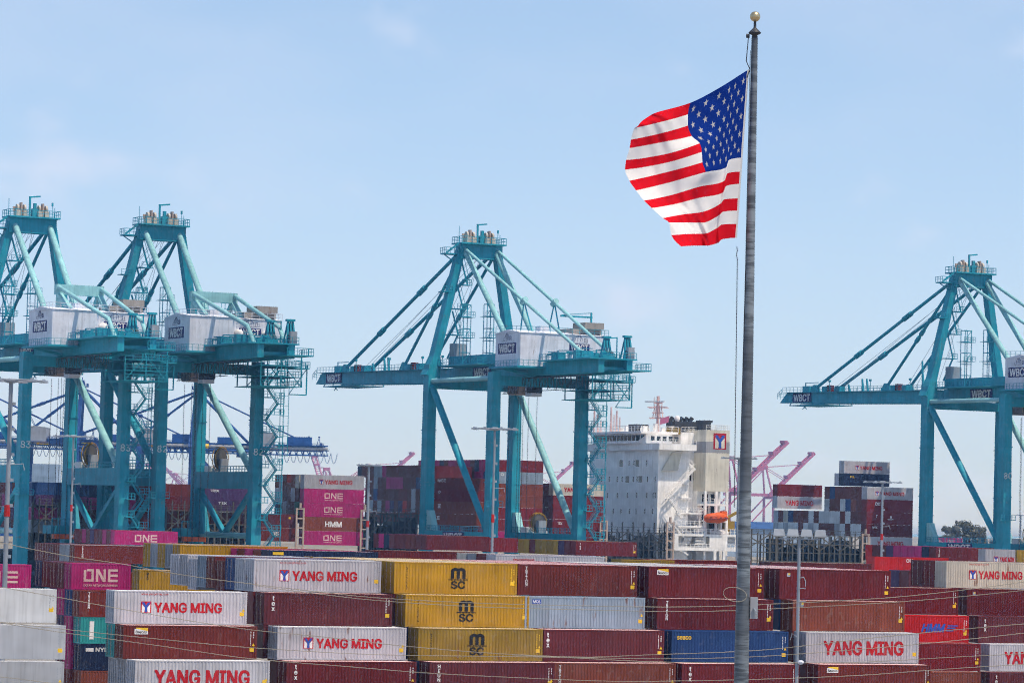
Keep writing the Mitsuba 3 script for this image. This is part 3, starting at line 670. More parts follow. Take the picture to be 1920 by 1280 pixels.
    P('aviation_lamp', MB().box(4.25, 4.55, -1.55, -1.25, zt + 2.5, zt + 3.2))
    # stays
    for sx in (-1, 1):
        for yb, r in ((59.5, .40), (28, .34)):
            a, b = np.array([sx * 3.9, .2, ZA + (1.4 if yb > 40 else .2)]), np.array([sx * 3.2, yb, ZT + .8 + yb * .012])
            m = MB().tube([a, b], r, 10)
            for k in ((.30, .33, .66, .68) if yb > 40 else (.45, .52)):
                p = a + (b - a) * k; u = (b - a) / np.linalg.norm(b - a); m.tube([p - u * .8, p + u * .8], r * 1.55, 10)
            P('forestay', m, 'crane')
            P('stay_bracket', MB().prism([(-2.2, 0), (2.2, 0), (.6, 1.8), (-.6, 1.8)], (sx * 3.2 - .35, yb, ZT - .1 + yb * .012), (0, 1, 0), (0, 0, 1), (1, 0, 0), .7))
    if not lod:
        for i, (sx, yb) in enumerate(((-.6, 57), (.6, 56), (-1.2, 53), (-.4, 24), (.8, 22), (.2, 12))):
            P('hoist_rope', MB().tube([(sx + .5, -.6, ZA + 1), (sx, yb, ZT + .8)], .045, 5), 'galv')
        for x, y in ((-1.2, -24), (1.2, -24), (-1.6, -27), (1.6, -27), (-1.2, -20), (1.4, -20)): P('hoist_rope', MB().tube([(x, y, 44), (x, y, 6 + (y % 3) * 3)], .05, 5), 'steel')
    if kind == 'B':
        for sx in (-1, 1):
            a, b = np.array([sx * 3.9, -2.4, ZA + 2.0]), np.array([sx * 3.25, -57.5, ZT + .6]); p = a + (b - a) * .5
            m = MB().tube([a, b], .36, 10); m.tube([p - [0, .8, -.36], p + [0, .8, -.36]], .62, 10)
            P('backstay', m, 'crane_sunlit')
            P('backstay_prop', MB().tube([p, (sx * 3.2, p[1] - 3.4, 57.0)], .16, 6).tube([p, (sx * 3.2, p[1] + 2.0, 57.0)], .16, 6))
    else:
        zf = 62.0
        P('frame_beam', MB().box(-4.9, 4.9, -31.7, -30.3, zf - 2.0, zf), 'crane_sunlit')
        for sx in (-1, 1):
            P('frame_leg', MB().bar((sx * 4.2, -30.9, zf - 1.9), (sx * 3.6, -29.0, 57.0), .9, .7), 'crane_sunlit'); P('frame_leg', MB().bar((sx * 4.2, -31.2, zf - 1.9), (sx * 3.8, -36.5, 57.0), 1.1, .8), 'crane_sunlit')
            P('backstay', MB().tube([(sx * 4.4, -31.3, zf - .5), (sx * 3.3, -57, 54.2), (sx * 3.25, -60.5, ZT)], .42, 10), 'crane_sunlit')
            P('frame_rail', MB().rail([(sx * 2.6 - 1.2, -31.9, zf - 4.4), (sx * 2.6 + 1.2, -31.9, zf - 4.4)], 2.3, .6, .09))
    # machinery house
    hx0, hx1, hy0, hy1, hz0, hz1 = -9.2, 11.2, -39.8, -28.6, 49.7, 56.5
    m = MB()
    if kind == 'A':
        m.prism([(hx0, hy0 - 2.2), (hx0 + 9.0, hy0 - 2.2), (hx0 + 10.6, hy0), (hx1, hy0), (hx1, hy1), (hx0, hy1)], (0, 0, hz0), (1, 0, 0), (0, 1, 0), (0, 0, 1), hz1 - hz0)
    else:
        m.prism([(hx0, hy0), (hx1, hy0), (hx1, hy1), (hx0, hy1)], (0, 0, hz0), (1, 0, 0), (0, 1, 0), (0, 0, 1), hz1 - hz0)
    P('machinery_house', m, 'house', False)
    fy = hy0 - (2.2 if kind == 'A' else 0)
    mid = (fy + hy1) / 2
    m = MB().prism([(fy - .25, 0), (mid, .75), (hy1 + .25, 0)], (hx0 - .25, 0, hz1 + .003), (0, 1, 0), (0, 0, 1), (1, 0, 0), (10.2 if kind == 'A' else hx1 - hx0 + .5))
    if kind == 'A': m.prism([(hy0 - .25, 0), (mid, .6), (hy1 + .25, 0)], (hx0 + 9.96, 0, hz1 + .003), (0, 1, 0), (0, 0, 1), (1, 0, 0), hx1 - hx0 - 9.7)
    P('machinery_house__roof', m, 'house', False)
    if not lod:
        m = MB()                                                           # wall seams
        for k in range(1, 10): x = hx0 + (hx1 - hx0) * k / 10; yy = hy0 - (2.2 if kind == 'A' and x < hx0 + 9 else 0); m.box(x - .04, x + .04, yy - .05, yy - .004, hz0 + .3, hz1 - .1) if not (kind == 'A' and abs(x - hx0 - 9.8) < 1) else None
        P('machinery_house__wall_seam', m, 'house')
        m = MB().rail([(hx0, hy1, hz1 + .4), (hx0, fy, hz1 + .1), (hx1, hy0, hz1 + .1), (hx1, hy1, hz1 + .4)], 1.2, 1.7, .075)
        P('machinery_house__roof_railing', m, 'house' if kind == 'A' else 'crane')
        P('machinery_house__roof_unit', MB().box(4.2, 11.0, -37, -31, 57.0, 58.0).box(6.4, 10.8, -38.4, -33, 58.02, 59.3), 'louver')
        P('machinery_house__roof_unit', MB().box(-2.2, -.2, -35, -33, 57.0, 58.3), 'house')
        if kind == 'B': P('machinery_house__roof_crane', MB().bar((9.6, -35, 58.4), (9.6, -35, 61.6), .3).bar((2.4, -35, 60.6), (9.8, -35, 60.6), .35).bar((9.6, -35, 61.5), (2.6, -35, 60.8), .14))
        else:
            for x in (1.6, 7.4): P('machinery_house__floodlight', MB().lathe([(0.02, 0), (.7, .2), (1.0, .7), (.9, 1.3), (.5, 1.7), (.02, 1.8)], (x, hy0 - .9, 52.6), 12), 'letter_white')
        a, t, c_ = MB(), MB(), MB()
        wbct(a, t, hx0, (fy + hy1) / 2 + .3, 53.4, 8.0, 2.2, '-x'); crest(c_, hx0, (fy + hy1) / 2 + .3, 55.0, '-x')
        P('machinery_house__name_board', a, 'sign'); P('machinery_house__lettering', t, 'letter_white', False)
        a, t = MB(), MB()
        wbct(a, t, 4.4, hy0, 54.0, 4.7, 1.5, '-y'); crest(c_, 4.4, hy0, 55.0, '-y')
        P('machinery_house__name_board', a, 'sign'); P('machinery_house__lettering', t, 'letter_white', False); P('machinery_house__emblem', c_, 'sign')
    m = MB().box(hx0 - 1.1, hx1 + 1.1, fy - 1.1, hy1 + .8, 49.35, 49.69)
    if not lod: m.rail([(hx0 - 1, hy1 + .6, 49.7), (hx0 - 1, fy - 1, 49.7), (hx1 + 1, fy - 1, 49.7)], 1.2, 1.2, .08)
    P('house_platform', m)
    for x in (-9.5, 9.5): P('platform_bracket', MB().bar((x, -33, 49.3), (x * .4, -33, ZG + .2), .5))
    # trolley and cab
    P('trolley', MB().box(-3.6, 3.6, -26.5, -20.5, ZG - 1.0, ZG - .02).box(-2.4, 2.4, -25.6, -21.4, ZG - 3.6, ZG - 1.0), 'dust' if not lod else 'steel')
    if not lod:
        m = MB()
        for k in range(9): m.bar((-2.6, -20 - k * .8, ZG - .2), (-2.6, -20 - k * .8, ZG - 3.4), .14); m.bar((2.7, -20 - k * .8, ZG - .2), (2.7, -20 - k * .8, ZG - 3.0), .14)
        for z in (-1.4, -2.4, -3.4): m.bar((-2.7, -19.5, ZG + z), (-2.7, -27, ZG + z), .12)
        P('trolley__grille', m, 'steel')
        P('operator_cab', MB().box(-1.2, 1.3, -29.6, -27.0, ZG - 4.0, ZG - 1.2), 'house'); P('operator_cab__window', MB().box(-1.215, 1.315, -29.62, -27.5, ZG - 3.3, ZG - 2.0), 'ink')
        for k in range(10):                                                # festoon loops
            y = -32.5 - k * 2.6; t = np.linspace(0, 1, 9)
            P('festoon_cable', MB().tube([(-4.5, y - 2.4 * a, ZG - .6 - 10.5 * a * (1 - a) * (.7 + .3 * (k % 3) / 2)) for a in t], .06, 5), 'steel')
        m = MB().bar((-4.5, -32, ZG - .5), (-4.5, -62, ZG - .5), .18)
        for k in range(24): m.bar((-4.5, -32 - k * 1.25, ZG - .5), (-4.5, -32 - k * 1.25, ZG - .5 - (1.5 + (k * 7 % 5) * .35)), .1)
        m.bar((-4.3, -31, ZG - 3.2), (-4.3, -50, ZG - 3.2), .14)
        P('festoon_rail', m, 'steel')
    # tail: platforms, winch towers, frames
    m = MB().box(-6.0, 4.6, -64.0, -41.4, ZT + .003, ZT + .25)
    m.rail([(-5.9, -42, ZT + .25), (-5.9, -63.8, ZT + .25), (4.5, -63.8, ZT + .25), (4.5, -42, ZT + .25)], 1.2, 1.3, .09)
    m.box(1, 6.5, -66.5, -60, ZG + .4, ZG + .62); m.rail([(1, -66.5, ZG + .62), (6.4, -66.5, ZG + .62), (6.4, -60, ZG + .62)], 1.3, 1.0, .09)
    P('tail_platform', m)
    for x, y in ((1.6, -56.5), (3.6, -61.5)):
        m = MB()
        for dx in (-.9, 0, .9): m.bar((x + dx * .95, y - .8, ZT + .25), (x + dx * .55, y, ZT + 4.6), .32); m.bar((x + dx * .95, y + 1.2, ZT + .25), (x + dx * .55, y, ZT + 4.6), .26)
        m.box(x - .85, x + .85, y - .5, y + .5, ZT + 4.6, ZT + 5.0)
        P('winch_tower', m)
        P('winch_tower__sheave', MB().tube([(x - .7, y - 1.0, ZT + 1.2), (x - .2, y - 1.0, ZT + 1.2)], .8, 12).tube([(x + .2, y - 1.0, ZT + 1.2), (x + .7, y - 1.0, ZT + 1.2)], .8, 12), 'steel')
    if not lod:
        m = MB(); r2 = random.Random(5)
        for k in range(9):
            x, y = -5 + k * .95, -43.5 - (k * 37 % 17); h = 1.3 + (k * 13 % 5) * .3
            m.bar((x, y, ZT + .25), (x, y, ZT + h), .2); m.bar((x, y, ZT + h), (x + 2, y - 1.5, ZT + h), .18); m.bar((x, y - 3, ZT + 1.4), (x, y, ZT + 1.4), .16)
        m.bar((-5, -44, ZT + 1.9), (6, -44, ZT + 1.9), .2); m.bar((-5, -52, ZT + 1.7), (6, -52, ZT + 1.7), .2); m.bar((3.2, -58, ZT + .3), (3.2, -58, ZT + 4.8), .2); m.bar((3.2, -58, ZT + 4.7), (1.2, -58, ZT + 4.5), .2)
        for k in range(10): x, y = r2.uniform(-5, 3.4), r2.uniform(-60, -44); s = r2.uniform(.5, 1.3); m.box(x - s, x + s, y - s * .8, y + s * .8, ZT + .25, ZT + .4 + r2.uniform(.6, 1.6))
        P('tail_machinery', m)
        P('control_box', MB().box(2.9, 4.3, -63.4, -62.4, ZT + .26, ZT + 2.6), 'galv')
        m = MB()                                                           # hanging maintenance frames below the tail
        for z in (ZG - .6, ZG - 2.7, ZG - 4.6):
            m.box(4.2, 13.2, -46, -33, z - .12, z); m.rail([(4.3, -46, z), (13.1, -46, z), (13.1, -33, z)], 1.1, 1.5, .09)
        for x in (4.4, 8.7, 13.0):
            for y in (-45.8, -39, -34): m.bar((x, y, ZG - 4.7), (x, y, ZT), .2)
        for y in (-45.8, -39): m.bar((4.4, y, ZG - 4.6), (8.7, y, ZG), .15); m.bar((13, y, ZG - 4.6), (8.7, y, ZG), .15)
        m.box(10.5, 16.5, -42, -37, ZG - .9, ZG - .7); m.rail([(10.5, -42, ZG - .7), (16.5, -42, ZG - .7), (16.5, -37, ZG - .7)], 1.2, 1.0, .09)
        m.bar((16.3, -41, ZG - 6.0), (16.3, -41, ZG), .2); m.bar((12.5, -41, ZG - 6.0), (16.3, -41, ZG - 6.0), .2); m.bar((12.5, -41, ZG - 6.0), (16.3, -41, ZG - .8), .13)
        P('maintenance_frame', m)
    # boom walkway and fittings
    m = MB()
    zz = lambda y: ZT - .1 + y * .012
    m.hexa([(-4.9, 4, zz(4) - .1), (-3.86, 4, zz(4) - .1), (-3.86, 4, zz(4)), (-4.9, 4, zz(4)), (-4.9, 72, zz(72) - .1), (-3.86, 72, zz(72) - .1), (-3.86, 72, zz(72)), (-4.9, 72, zz(72))])
    m.rail([(-4.85, 4, zz(4)), (-4.85, 72, zz(72))], 1.2, 1.7, .08)
    m.rail([(4.85, 4, zz(4)), (4.85, 72, zz(72))], 1.2, 2.6, .08); m.rail([(-4.85, 72.5, zz(72) - .6), (-4.85, 74.5, zz(72) - 1.6), (4, 75, zz(72) - 1.6)], 1.3, .9, .08)
    P('boom_walkway', m)
    if not lod:
        for y in (38, 36, 12.5, 10, 44): h = {38: 3.0, 36: 3.0, 12.5: 6.8, 10: 6.4, 44: 1.8}[y]; P('boom_horn', MB().bar((-3.2, y, zz(y)), (-3.4, y + .3, zz(y) + h), .5, .5, w1=.3, h1=.3))
        for y in (54, 48, 24, 19): P('sheave_box', MB().box(-4.2, -2.6, y - .9, y + .9, zz(y), zz(y) + 1.3))
        P('boom_davit', MB().bar((-3.2, 64, zz(64)), (-3.2, 64, zz(64) + 2.4), .2).bar((-3.2, 64, zz(64) + 2.3), (-3.2, 58, zz(60) + 2.3), .16)); P('boom_cabinet', MB().box(-4, -2.4, 61, 64.2, zz(62), zz(62) + 1.5))
        for y in (6, 16, 33, 51): P('lamp_post', MB().bar((-4.5, y, zz(y)), (-4.5, y, zz(y) + 2.6), .12).box(-4.7, -4.3, y - .3, y + .3, zz(y) + 2.3, zz(y) + 2.8))
        for y in (52, 22): P('boom_buffer', MB().box(-4.0, -2.6, y, y + 1.1, zz(y), zz(y) + 1.6), 'maroon')
        m = MB().box(-4, 4, 54, 70, ZG, ZG + .12); m.bar((-4, 54, ZG + .1), (-4, 70, ZG + .1), .25).bar((4, 54, ZG + .1), (4, 70, ZG + .1), .25)
        for y in (54, 59.5, 65, 70): m.bar((-4, y, ZG + .1), (-3.3, y, ZG + 1.2), .16); m.bar((4, y, ZG + .1), (3.3, y, ZG + 1.2), .16)
        m.bar((-4, 62, ZG), (-4, 64, ZG - .9), .14).bar((-4, 64, ZG), (-4, 62, ZG - .9), .14)
        P('tip_platform', m)
        a, t = MB(), MB()
        wbct(a, t, -3.90, 64.5, ZG + 1.95, 8.6, 2.2, '-x'); P('name_board', a, 'sign'); P('name_board__lettering', t, 'letter_white', False)
        a, t = MB(), MB()
        wbct(a, t, -3.90, -12, ZG + 1.3, 8.6, 2.2, '-x'); P('name_board', a, 'sign'); P('name_board__lettering', t, 'letter_white', False)
        # portal deck machinery at the hinge, stair to the A-frame, ladder towers
        m = MB().box(-9.0, 9.0, -20, 1.5, ZT + .004, ZT + .22); m.box(-6.5, 6.5, -26.5, -1, ZT + .22, ZT + 2.2)
        m.rail([(-9, 1.4, ZT + .22), (-9, -20, ZT + .22), (9, -20, ZT + .22)], 1.2, 1.3, .08)
        P('hinge_deck', m); P('hinge_deck__cabinet', MB().box(-6.4, -3.4, -3.2, -1.2, ZT + 2.21, ZT + 5.0), 'galv')
        P('ladder_tower', lattice_tower(MB(), -7.6, -11, ZT + .2, 63.4, 1.7, 1.7)); P('ladder_tower', lattice_tower(MB(), -3.6, -14, ZT + .2, 63.6, 1.6, 1.6))
        for k, (z, x) in enumerate(((57.4, -7.2), (63.0, -6.2), (68.2, -5.3))):
            y = -1.2
            m = MB().box(x, x + 3.4, y - 1.1, y + 1.1, z, z + .15); m.rail([(x + 1, y - 1, z + .15), (x + 3.3, y - 1, z + .15), (x + 3.3, y + 1, z + .15)], 1.1, .8, .09)
            m.bar((x + 2.8, y, z + .1), (x + 1.0, y - .5, z + 5.2), .14, .35); m.bar((x + 3.0, y - .5, z + 1.2), (x + 1.2, y - 1, z + 6.2), .08)
            P('mast_stair', m)
        P('mast_stair', MB().bar((-4.8, -1.6, 57.4), (-6.8, -1, 52.4), .14, .35)); m = MB().box(-8.6, -6.2, -1.8, .6, 66.6, 66.74); m.rail([(-6.2, -1.8, 66.7), (-8.6, -1.8, 66.7)], 1.1, .8, .08)
        P('mast_platform', m)
        # stair along the outer landside leg, with a lift mast
        m = zigzag(MB(), X0 + 1.7, X0 + 4.2, YL - .6, 4.0, 47.0, 3.3)
        for x in (X0 + .7, X0 + 5.2): m.bar((x, YL - 1.3, 4), (x, YL - 1.3, 47.5), .13)
        for k in range(14): z = 5.2 + k * 3.3; m.box(X0 + .6, X0 + 5.3, YL - 1.5, YL - 1.2, z - .05, z + .05); m.rail([(X0 + 3.2, YL - 1.4, z), (X0 + 5.3, YL - 1.4, z), (X0 + 5.3, YL + .2, z)], 1.1, .8, .11)
        P('leg_stair', m)
        m = MB()
        for k in range(9):
            z = 17 + k * 3.5; m.box(X0 + .2, X0 + 1.9, YL - 2.6, YL - 1.4, z, z + .15); m.rail([(X0 - .4, YL - 2.6, z + .15), (X0 + 1.8, YL - 2.6, z + .15)], 1.1, .7, .09)
        P('leg_ladder', m)
        if kind == 'A':
            m = MB()
            for x in (X0 + 4.8, X0 + 6.6): m.bar((x, YL - .6, 30), (x, YL - .6, 46), .1)
            for k in range(9): m.bar((X0 + 4.8, YL - .6, 30 + k * 2), (X0 + 6.6, YL - .6, 30 + k * 2), .08)
            P('ladder_cage', m)
        # cable reel on the right portal beam
        zr = (26.7 if kind == 'A' else 15.7); yr = -12.0
        rim = MB(); R_ = 2.05 if kind == 'B' else 2.45; cz = zr + R_ + .2; ca, sa = (math.cos(.62), math.sin(.62)) if kind == 'A' else (math.cos(.15), math.sin(.15))
        C = lambda r, t, o=0: (X0 + r * math.cos(t) * ca + o * sa, yr + r * math.cos(t) * sa - o * ca, cz + r * math.sin(t))
        for o in (-.4, .4): rim.tube([C(R_, t, o) for t in np.linspace(0, 2 * math.pi, 33)], .10, 6)
        for k in range(26): t = k * math.pi / 13; rim.bar(C(R_ * .84, t, .45), C(R_, t, .45), .09)
        P('cable_reel', rim, 'yellow')
        P('cable_reel__drum', MB().tube([C(0, 0, -.25), C(0, 0, .25)], R_ * .9, 28), 'lash')
        P('cable_reel__housing', MB().box(X0 - .8, X0 + 1.0, yr - 2.0, yr - .7, zr, zr + 2.7), 'mid_grey' if kind == 'A' else 'galv')
        P('drive_unit', MB().box(X0 - 1, X0 + 1.6, -9, -6, zr, zr + 1.2).tube([(X0, -9.5, zr + .8), (X0, -6.5, zr + .8)], .5, 10), 'letter_white')
        if kind == 'A':
            m = MB().box(X0 - 4.6, X0 + 1.0, -3.0, 2.0, 13.3, 15.0)
            for k in range(5): m.bar((X0 - 4.4 + k * 1.3, -3.0, 15.0), (X0 - 4.4 + k * 1.3, -3.0, 16.4), .2)
            m.bar((X0 - 4.4, -3, 16.4), (X0 + .8, -3, 16.4), .2)
            P('hatch_machinery', m); P('buffer', MB().box(X0 - 4.4, X0 + .6, -4.0, -3.1, 12.3, 13.3), 'orange')
        else:
            a, t = MB(), MB(); wbct(a, t, -X0 - .97, -15, 14.6, 10, 2.0, '-x'); P('name_board', a, 'sign'); P('name_board__lettering', t, 'letter_white', False)
        if number:
            t = MB(); v, w = text(number, 1.3, False)
            for x in ((-X0, X0) if kind == 'A' else (-X0,)):
                for yy in ((YL,) if x < 0 else (YL,)): t.add(v + [x - w / 2, yy - 1.36, 30.0], np.arange(len(v)).reshape(-1, 3))
            P('leg_number', t, 'letter_white', False)
        m = MB().box(-X0 - 2.4, -X0 + 1.6, YL - 2.3, YL - 1.36, 20.9, 21.05); m.rail([(-X0 - 2.3, YL - 2.3, 21), (-X0 + 1.5, YL - 2.3, 21)], 1.1, .9, .09)
        P('leg_platform', m); P('leg_platform', MB().box(-X0 + 1.2, -X0 + 4.4, -3, -1.4, 46.4, 46.6))
    return out


def crane(parts, at, ang, label, group, name='gantry_crane', cat='crane', recolour=None, seed=1):
    k = numbered(name); tag(k, label, cat, group); to = frame_at(at, ang); seen = {}; last = {}
    for path, mb, col, smooth in parts:
        a = path.split('__'); parent = k if len(a) == 1 else last[a[0]]
        kk = numbered(f'{parent}__{a[-1]}'); last[a[-1]] = kk
        scene[kk] = {**mb, 'to_world': to} if isinstance(mb, dict) else shape(mb, col=(recolour or {}).get(col, col), seed=seed, smooth=smooth, to=to, rust=.04 if col == 'crane_sunlit' else .15)
    return k


CR_ = 683.0
_lab = {'A1': 'teal quay crane cut by the left picture edge, a low frame over its white house', 'A2': 'second teal quay crane from the left, a low frame over its white house',
        'B3': 'teal quay crane alone in the middle, boom lowered left, long stays to its tail', 'B4': 'teal quay crane cut by the right picture edge, boom lowered to the left'}
for kind, num, lk, cx, cy in (('A', '83', 'A1', 46, 690), ('A', '82', 'A2', 290, 690), ('B', None, 'B3', 887, 715), ('B', '80', 'B4', 1810, 745)):
    P_ = W(cx, cy, c=CR_); P_[2] = 0
    crane(crane_parts(kind, num), P_, 27.0, _lab[lk], 'teal quay cranes in a row', seed={'A1': 11, 'A2': 23, 'B3': 35, 'B4': 47}[lk])
# blue cranes across the channel, turned the other way
bl = {'crane': 'far_blue', 'crane_sunlit': 'far_blue', 'house': 'grey', 'cream': 'far_blue', 'dust': 'far_blue', 'rust': 'far_blue', 'steel': 'far_blue'}
blue = crane_parts('B', None, 1)
for ax, lab in ((365, 'blue quay crane far behind the second teal crane, yellow pipe along its girder'), (150, 'blue quay crane far behind the legs of the left teal cranes'), (-60, 'blue quay crane far behind the left picture edge')):
    p = W(ax, 735, d=1700); p[2] = 1
    k = crane(blue, p, 92.0, lab, 'blue quay cranes across the channel', recolour=bl, seed=5)
    m, m2 = MB(), MB()
    m.tube([(-4.6, -66, 49.4), (-4.6, 40, 49.4)], .9, 10)
    for y in (-8, 14): m2.tube([(-4.6, y, 49.4), (-4.6, y + 6, 49.4)], 1.25, 10)
    to = frame_at(p, 92.0); put('service_pipe', m, k, col='mid_grey', to=to); put('pipe_sleeve', m2, k, col='sticker', to=to)
    for j in range(13):
        y = -28 - j * 3.3; t = np.linspace(0, 1, 9); put('festoon_cable', MB().tube([(-4.5, y - 3.2 * a, 47.4 - 20 * a * (1 - a)) for a in t], .14, 5), k, col='far_blue', to=to)
    put('leg_stair', zigzag(MB(), -9, -5, -28, 52, 68, 4), k, col='far_blue', to=to)
    m = MB()
    for x in (-5.2, 5.2):
        m.bar((x, -66, 46.2), (x, 40, 46.2), .5); m.bar((x, -66, 50.9), (x, 40, 50.9), .4)
        for j in range(34): m.bar((x, -66 + j * 3.1, 46.2), (x, -64.4 + j * 3.1, 50.9), .28); m.bar((x, -64.4 + j * 3.1, 50.9), (x, -62.9 + j * 3.1, 46.2), .28)
    put('girder_truss', m, k, col='far_blue', to=to)
    for j, (y0, y1, z1) in enumerate(((-58, -46, 55), (-20, -12, 54), (4, 9, 53), (20, 24, 52.6))): put('deck_house', MB().box(-5, 5, y0, y1, 50.9, z1), k, col='far_blue', to=to)


def raised_crane_parts():
    """A far crane with its boom raised; local y to the water."""
    o = []
    P = lambda n, m: o.append((n, m, 'far_pink', True))
    for sx in (-1, 1):
        x = 9 * sx
        for y in (0, -30): P('leg', MB().bar((x, y, 1), (x, y, 46), 1.6, 2.0, side=(1, 0, 0)))
        P('portal_beam', MB().box(x - .9, x + .9, -29, -1, 13, 16)); P('diagonal_brace', MB().bar((x, -1, 44), (x, -29, 17), 1.1))
        P('a_frame_leg', MB().bar((sx * 8, 0, 46), (sx * 3, -6, 76), 1.3)); P('back_leg', MB().bar((sx * 3, -6, 76), (sx * 3, -34, 50), .9))
        P('girder', MB().box(sx * 3 - .9, sx * 3 + .9, -52, 2, 46.5, 49.5))
        c, s = math.cos(math.radians(41)), math.sin(math.radians(41))
        P('boom', MB().bar((sx * 3, 3, 49), (sx * 3, 3 + 66 * c, 49 + 66 * s), 1.5, 2.4))
        for k in (20, 44): P('boom_link', MB().bar((sx * 3, -6, 76), (sx * 3, 3 + k * c, 51 + k * s), .5))
        P('backstay', MB().bar((sx * 3, -6, 76), (sx * 3, -48, 50), .7))
    m = MB(); c, s = math.cos(math.radians(41)), math.sin(math.radians(41))
    for k in range(1, 16): m.bar((-3, 3 + k * 4.2 * c, 49 + k * 4.2 * s), (3, 3 + k * 4.2 * c, 49 + k * 4.2 * s), .8)
    for a in (24, 46, 62): m.box(-4, 4, 3 + a * c - 1.5, 3 + a * c + 1.5, 50.5 + a * s, 53 + a * s)
    P('boom_tie', m); P('apex_beam', MB().box(-4.5, 4.5, -7.5, -4.5, 74, 78)); P('machinery_house', MB().box(-5, 5, -40, -26, 49.6, 55)); P('crossbeam', MB().box(-8, 8, -1.2, 1.2, 44, 46.5))
    return o


pink = raised_crane_parts()
for px, dist, ang, lab in ((1378, 3085, -62, 'far pink crane with raised boom, higher of the two right of the flagpole'), (1441, 3530, -62, 'far pink crane with raised boom, lower of the two right of the flagpole'),
                           (697, 4070, -62, 'far pink crane with raised boom left of the middle teal crane'), (1007, 4450, -62, 'far pink crane boom seen through the legs of the middle teal crane'),
                           (608, 4500, 20, 'pale far pink crane top above the white red-lettered ship container'), (322, 5600, 60, 'pale far pink crane between the legs of the second teal crane'), (352, 5700, 60, 'farther pale pink crane between the legs of the second teal crane')):
    p = W(px, 950, d=dist); p[2] = 1
    crane(pink, p, ang, lab, 'pink cranes far across the harbour', seed=3)

# ------------------------------------------------------------------ the ship along the quay
CS = 694.0
ship = numbered('container_ship'); tag(ship, 'container ship moored along the quay, white superstructure and funnel with red box emblem', 'ship')
sS = lambda px, py=900: s_of(px, py, CS)
zpx = lambda px, py, c=CS: float(W(px, py, c=c)[2])
s_bow, s_stern = sS(30), sS(1722)
_tos = frame_at(B * CS)
def sp(name, mb, col, parent=None, smooth=True, rust=.08, bsdf='paint'):
    return put(name, mb, parent or ship, col=col, to=_tos, smooth=smooth, rust=rust, seed=31) if bsdf == 'paint' else put(name, mb, parent or ship, bsdf=bsdf, to=_tos, smooth=smooth)
m = MB().prism([(s_bow, 10), (s_bow + 30, .2), (s_stern - 6, .2), (s_stern, 6), (s_stern, 42), (s_bow + 30, 44), (s_bow, 34)], (0, 0, -4.5), (1, 0, 0), (0, 1, 0), (0, 0, 1), 14.0)
sp('hull', m, 'hull', smooth=False)
# house: front (bow) face at hs, near side at y=0.6
hs = sS(1238); he = sS(1296); z0 = 9.6
zb = zpx(1237, 843); zr = zpx(1237, 815)
sp('superstructure', MB().box(hs, he, 1.2, 37, z0, zb), 'ship_white', smooth=False)
m = MB().box(hs - 1.2, he + .4, -1.6, 41.5, zb + .01, zb + 1.35)                      # bridge wings
m.box(hs - 1.35, he - 3, -1.7, 41.6, zb + 1.35, zb + 1.5)
sp('bridge_wing', m, 'ship_white', smooth=False)
m = MB().prism([(hs - .8, 6), (hs - 2.0, 9), (hs - 2.4, 20), (hs - 2.0, 31), (hs - .8, 34), (he - 2, 34), (he - 2, 6)], (0, 0, zb + 1.51), (1, 0, 0), (0, 1, 0), (0, 0, 1), 2.2)
sp('bridge', m, 'ship_white', smooth=False)
pts = [(hs - .8, 6.3), (hs - 2.0, 9), (hs - 2.4, 20), (hs - 2.0, 31), (hs - .8, 33.7)]
for a, b in zip(pts[:-1], pts[1:]):
    a, b = np.array(a), np.array(b); n = max(1, int(round(np.linalg.norm(b - a) / 1.9)))
    nn = np.array([-(b - a)[1], (b - a)[0]]); nn /= np.linalg.norm(nn)
    if nn[0] > 0: nn = -nn
    for i in range(n):
        p, r_ = a + (b - a) * (i + .1) / n + nn * .03, a + (b - a) * (i + .9) / n + nn * .03
        sp('bridge_window', MB().hexa([(p[0], p[1], zb + 2.1), (r_[0], r_[1], zb + 2.1), (r_[0] + .25, r_[1], zb + 2.1), (p[0] + .25, p[1], zb + 2.1), (p[0] - .1, p[1], zb + 3.4), (r_[0] - .1, r_[1], zb + 3.4), (r_[0] + .25, r_[1], zb + 3.4), (p[0] + .25, p[1], zb + 3.4)]), None, bsdf='window_glass', smooth=False)
for i in range(5): sp('bridge_window', MB().box(hs + .4 + i * 1.5, hs + 1.3 + i * 1.5, 5.94, 6.2, zb + 2.2, zb + 3.2), None, bsdf='window_glass', smooth=False)
m = MB().prism([(hs - 2.6, 5), (hs - 3.2, 20), (hs - 2.6, 35), (he - 1, 35), (he - 1, 5)], (0, 0, zb + 3.72), (1, 0, 0), (0, 1, 0), (0, 0, 1), .5)
m.rail([(he - 1, 5, zb + 4.2), (hs - 2.6, 5, zb + 4.2), (hs - 3.2, 20, zb + 4.2), (hs - 2.6, 35, zb + 4.2)], 1.2, 1.4, .1)
m.rail([(he + .4, -1.5, zb + 1.4), (hs - 1.2, -1.5, zb + 1.4)], 1.0, 1.2, .08)
sp('monkey_island', m, 'ship_white', smooth=False)
zi = zb + 4.2
m = MB()
r2 = random.Random(4)
for y in (33, 31, 24, 21): h = {33: 6.2, 31: 4.2, 24: 5.8, 21: 4.9}[y]; m.bar((hs - 1, y, zi), (hs - 1, y, zi + h), .28); m.bar((hs - 1.4, y - .8, zi + h * .8), (hs - .6, y + .8, zi + h * .8), .16); m.bar((hs - .5, y - .6, zi), (hs - .5, y - .6, zi + h * .7), .2); m.bar((hs - .5, y + .6, zi), (hs - 1, y, zi + h * .75), .14)
for k in range(8): m.bar((hs - 1.3, 23.6, zi + .6 * k), (hs - .6, 24.4, zi + .6 * k), .14)
sp('signal_mast', m, 'pink_white')
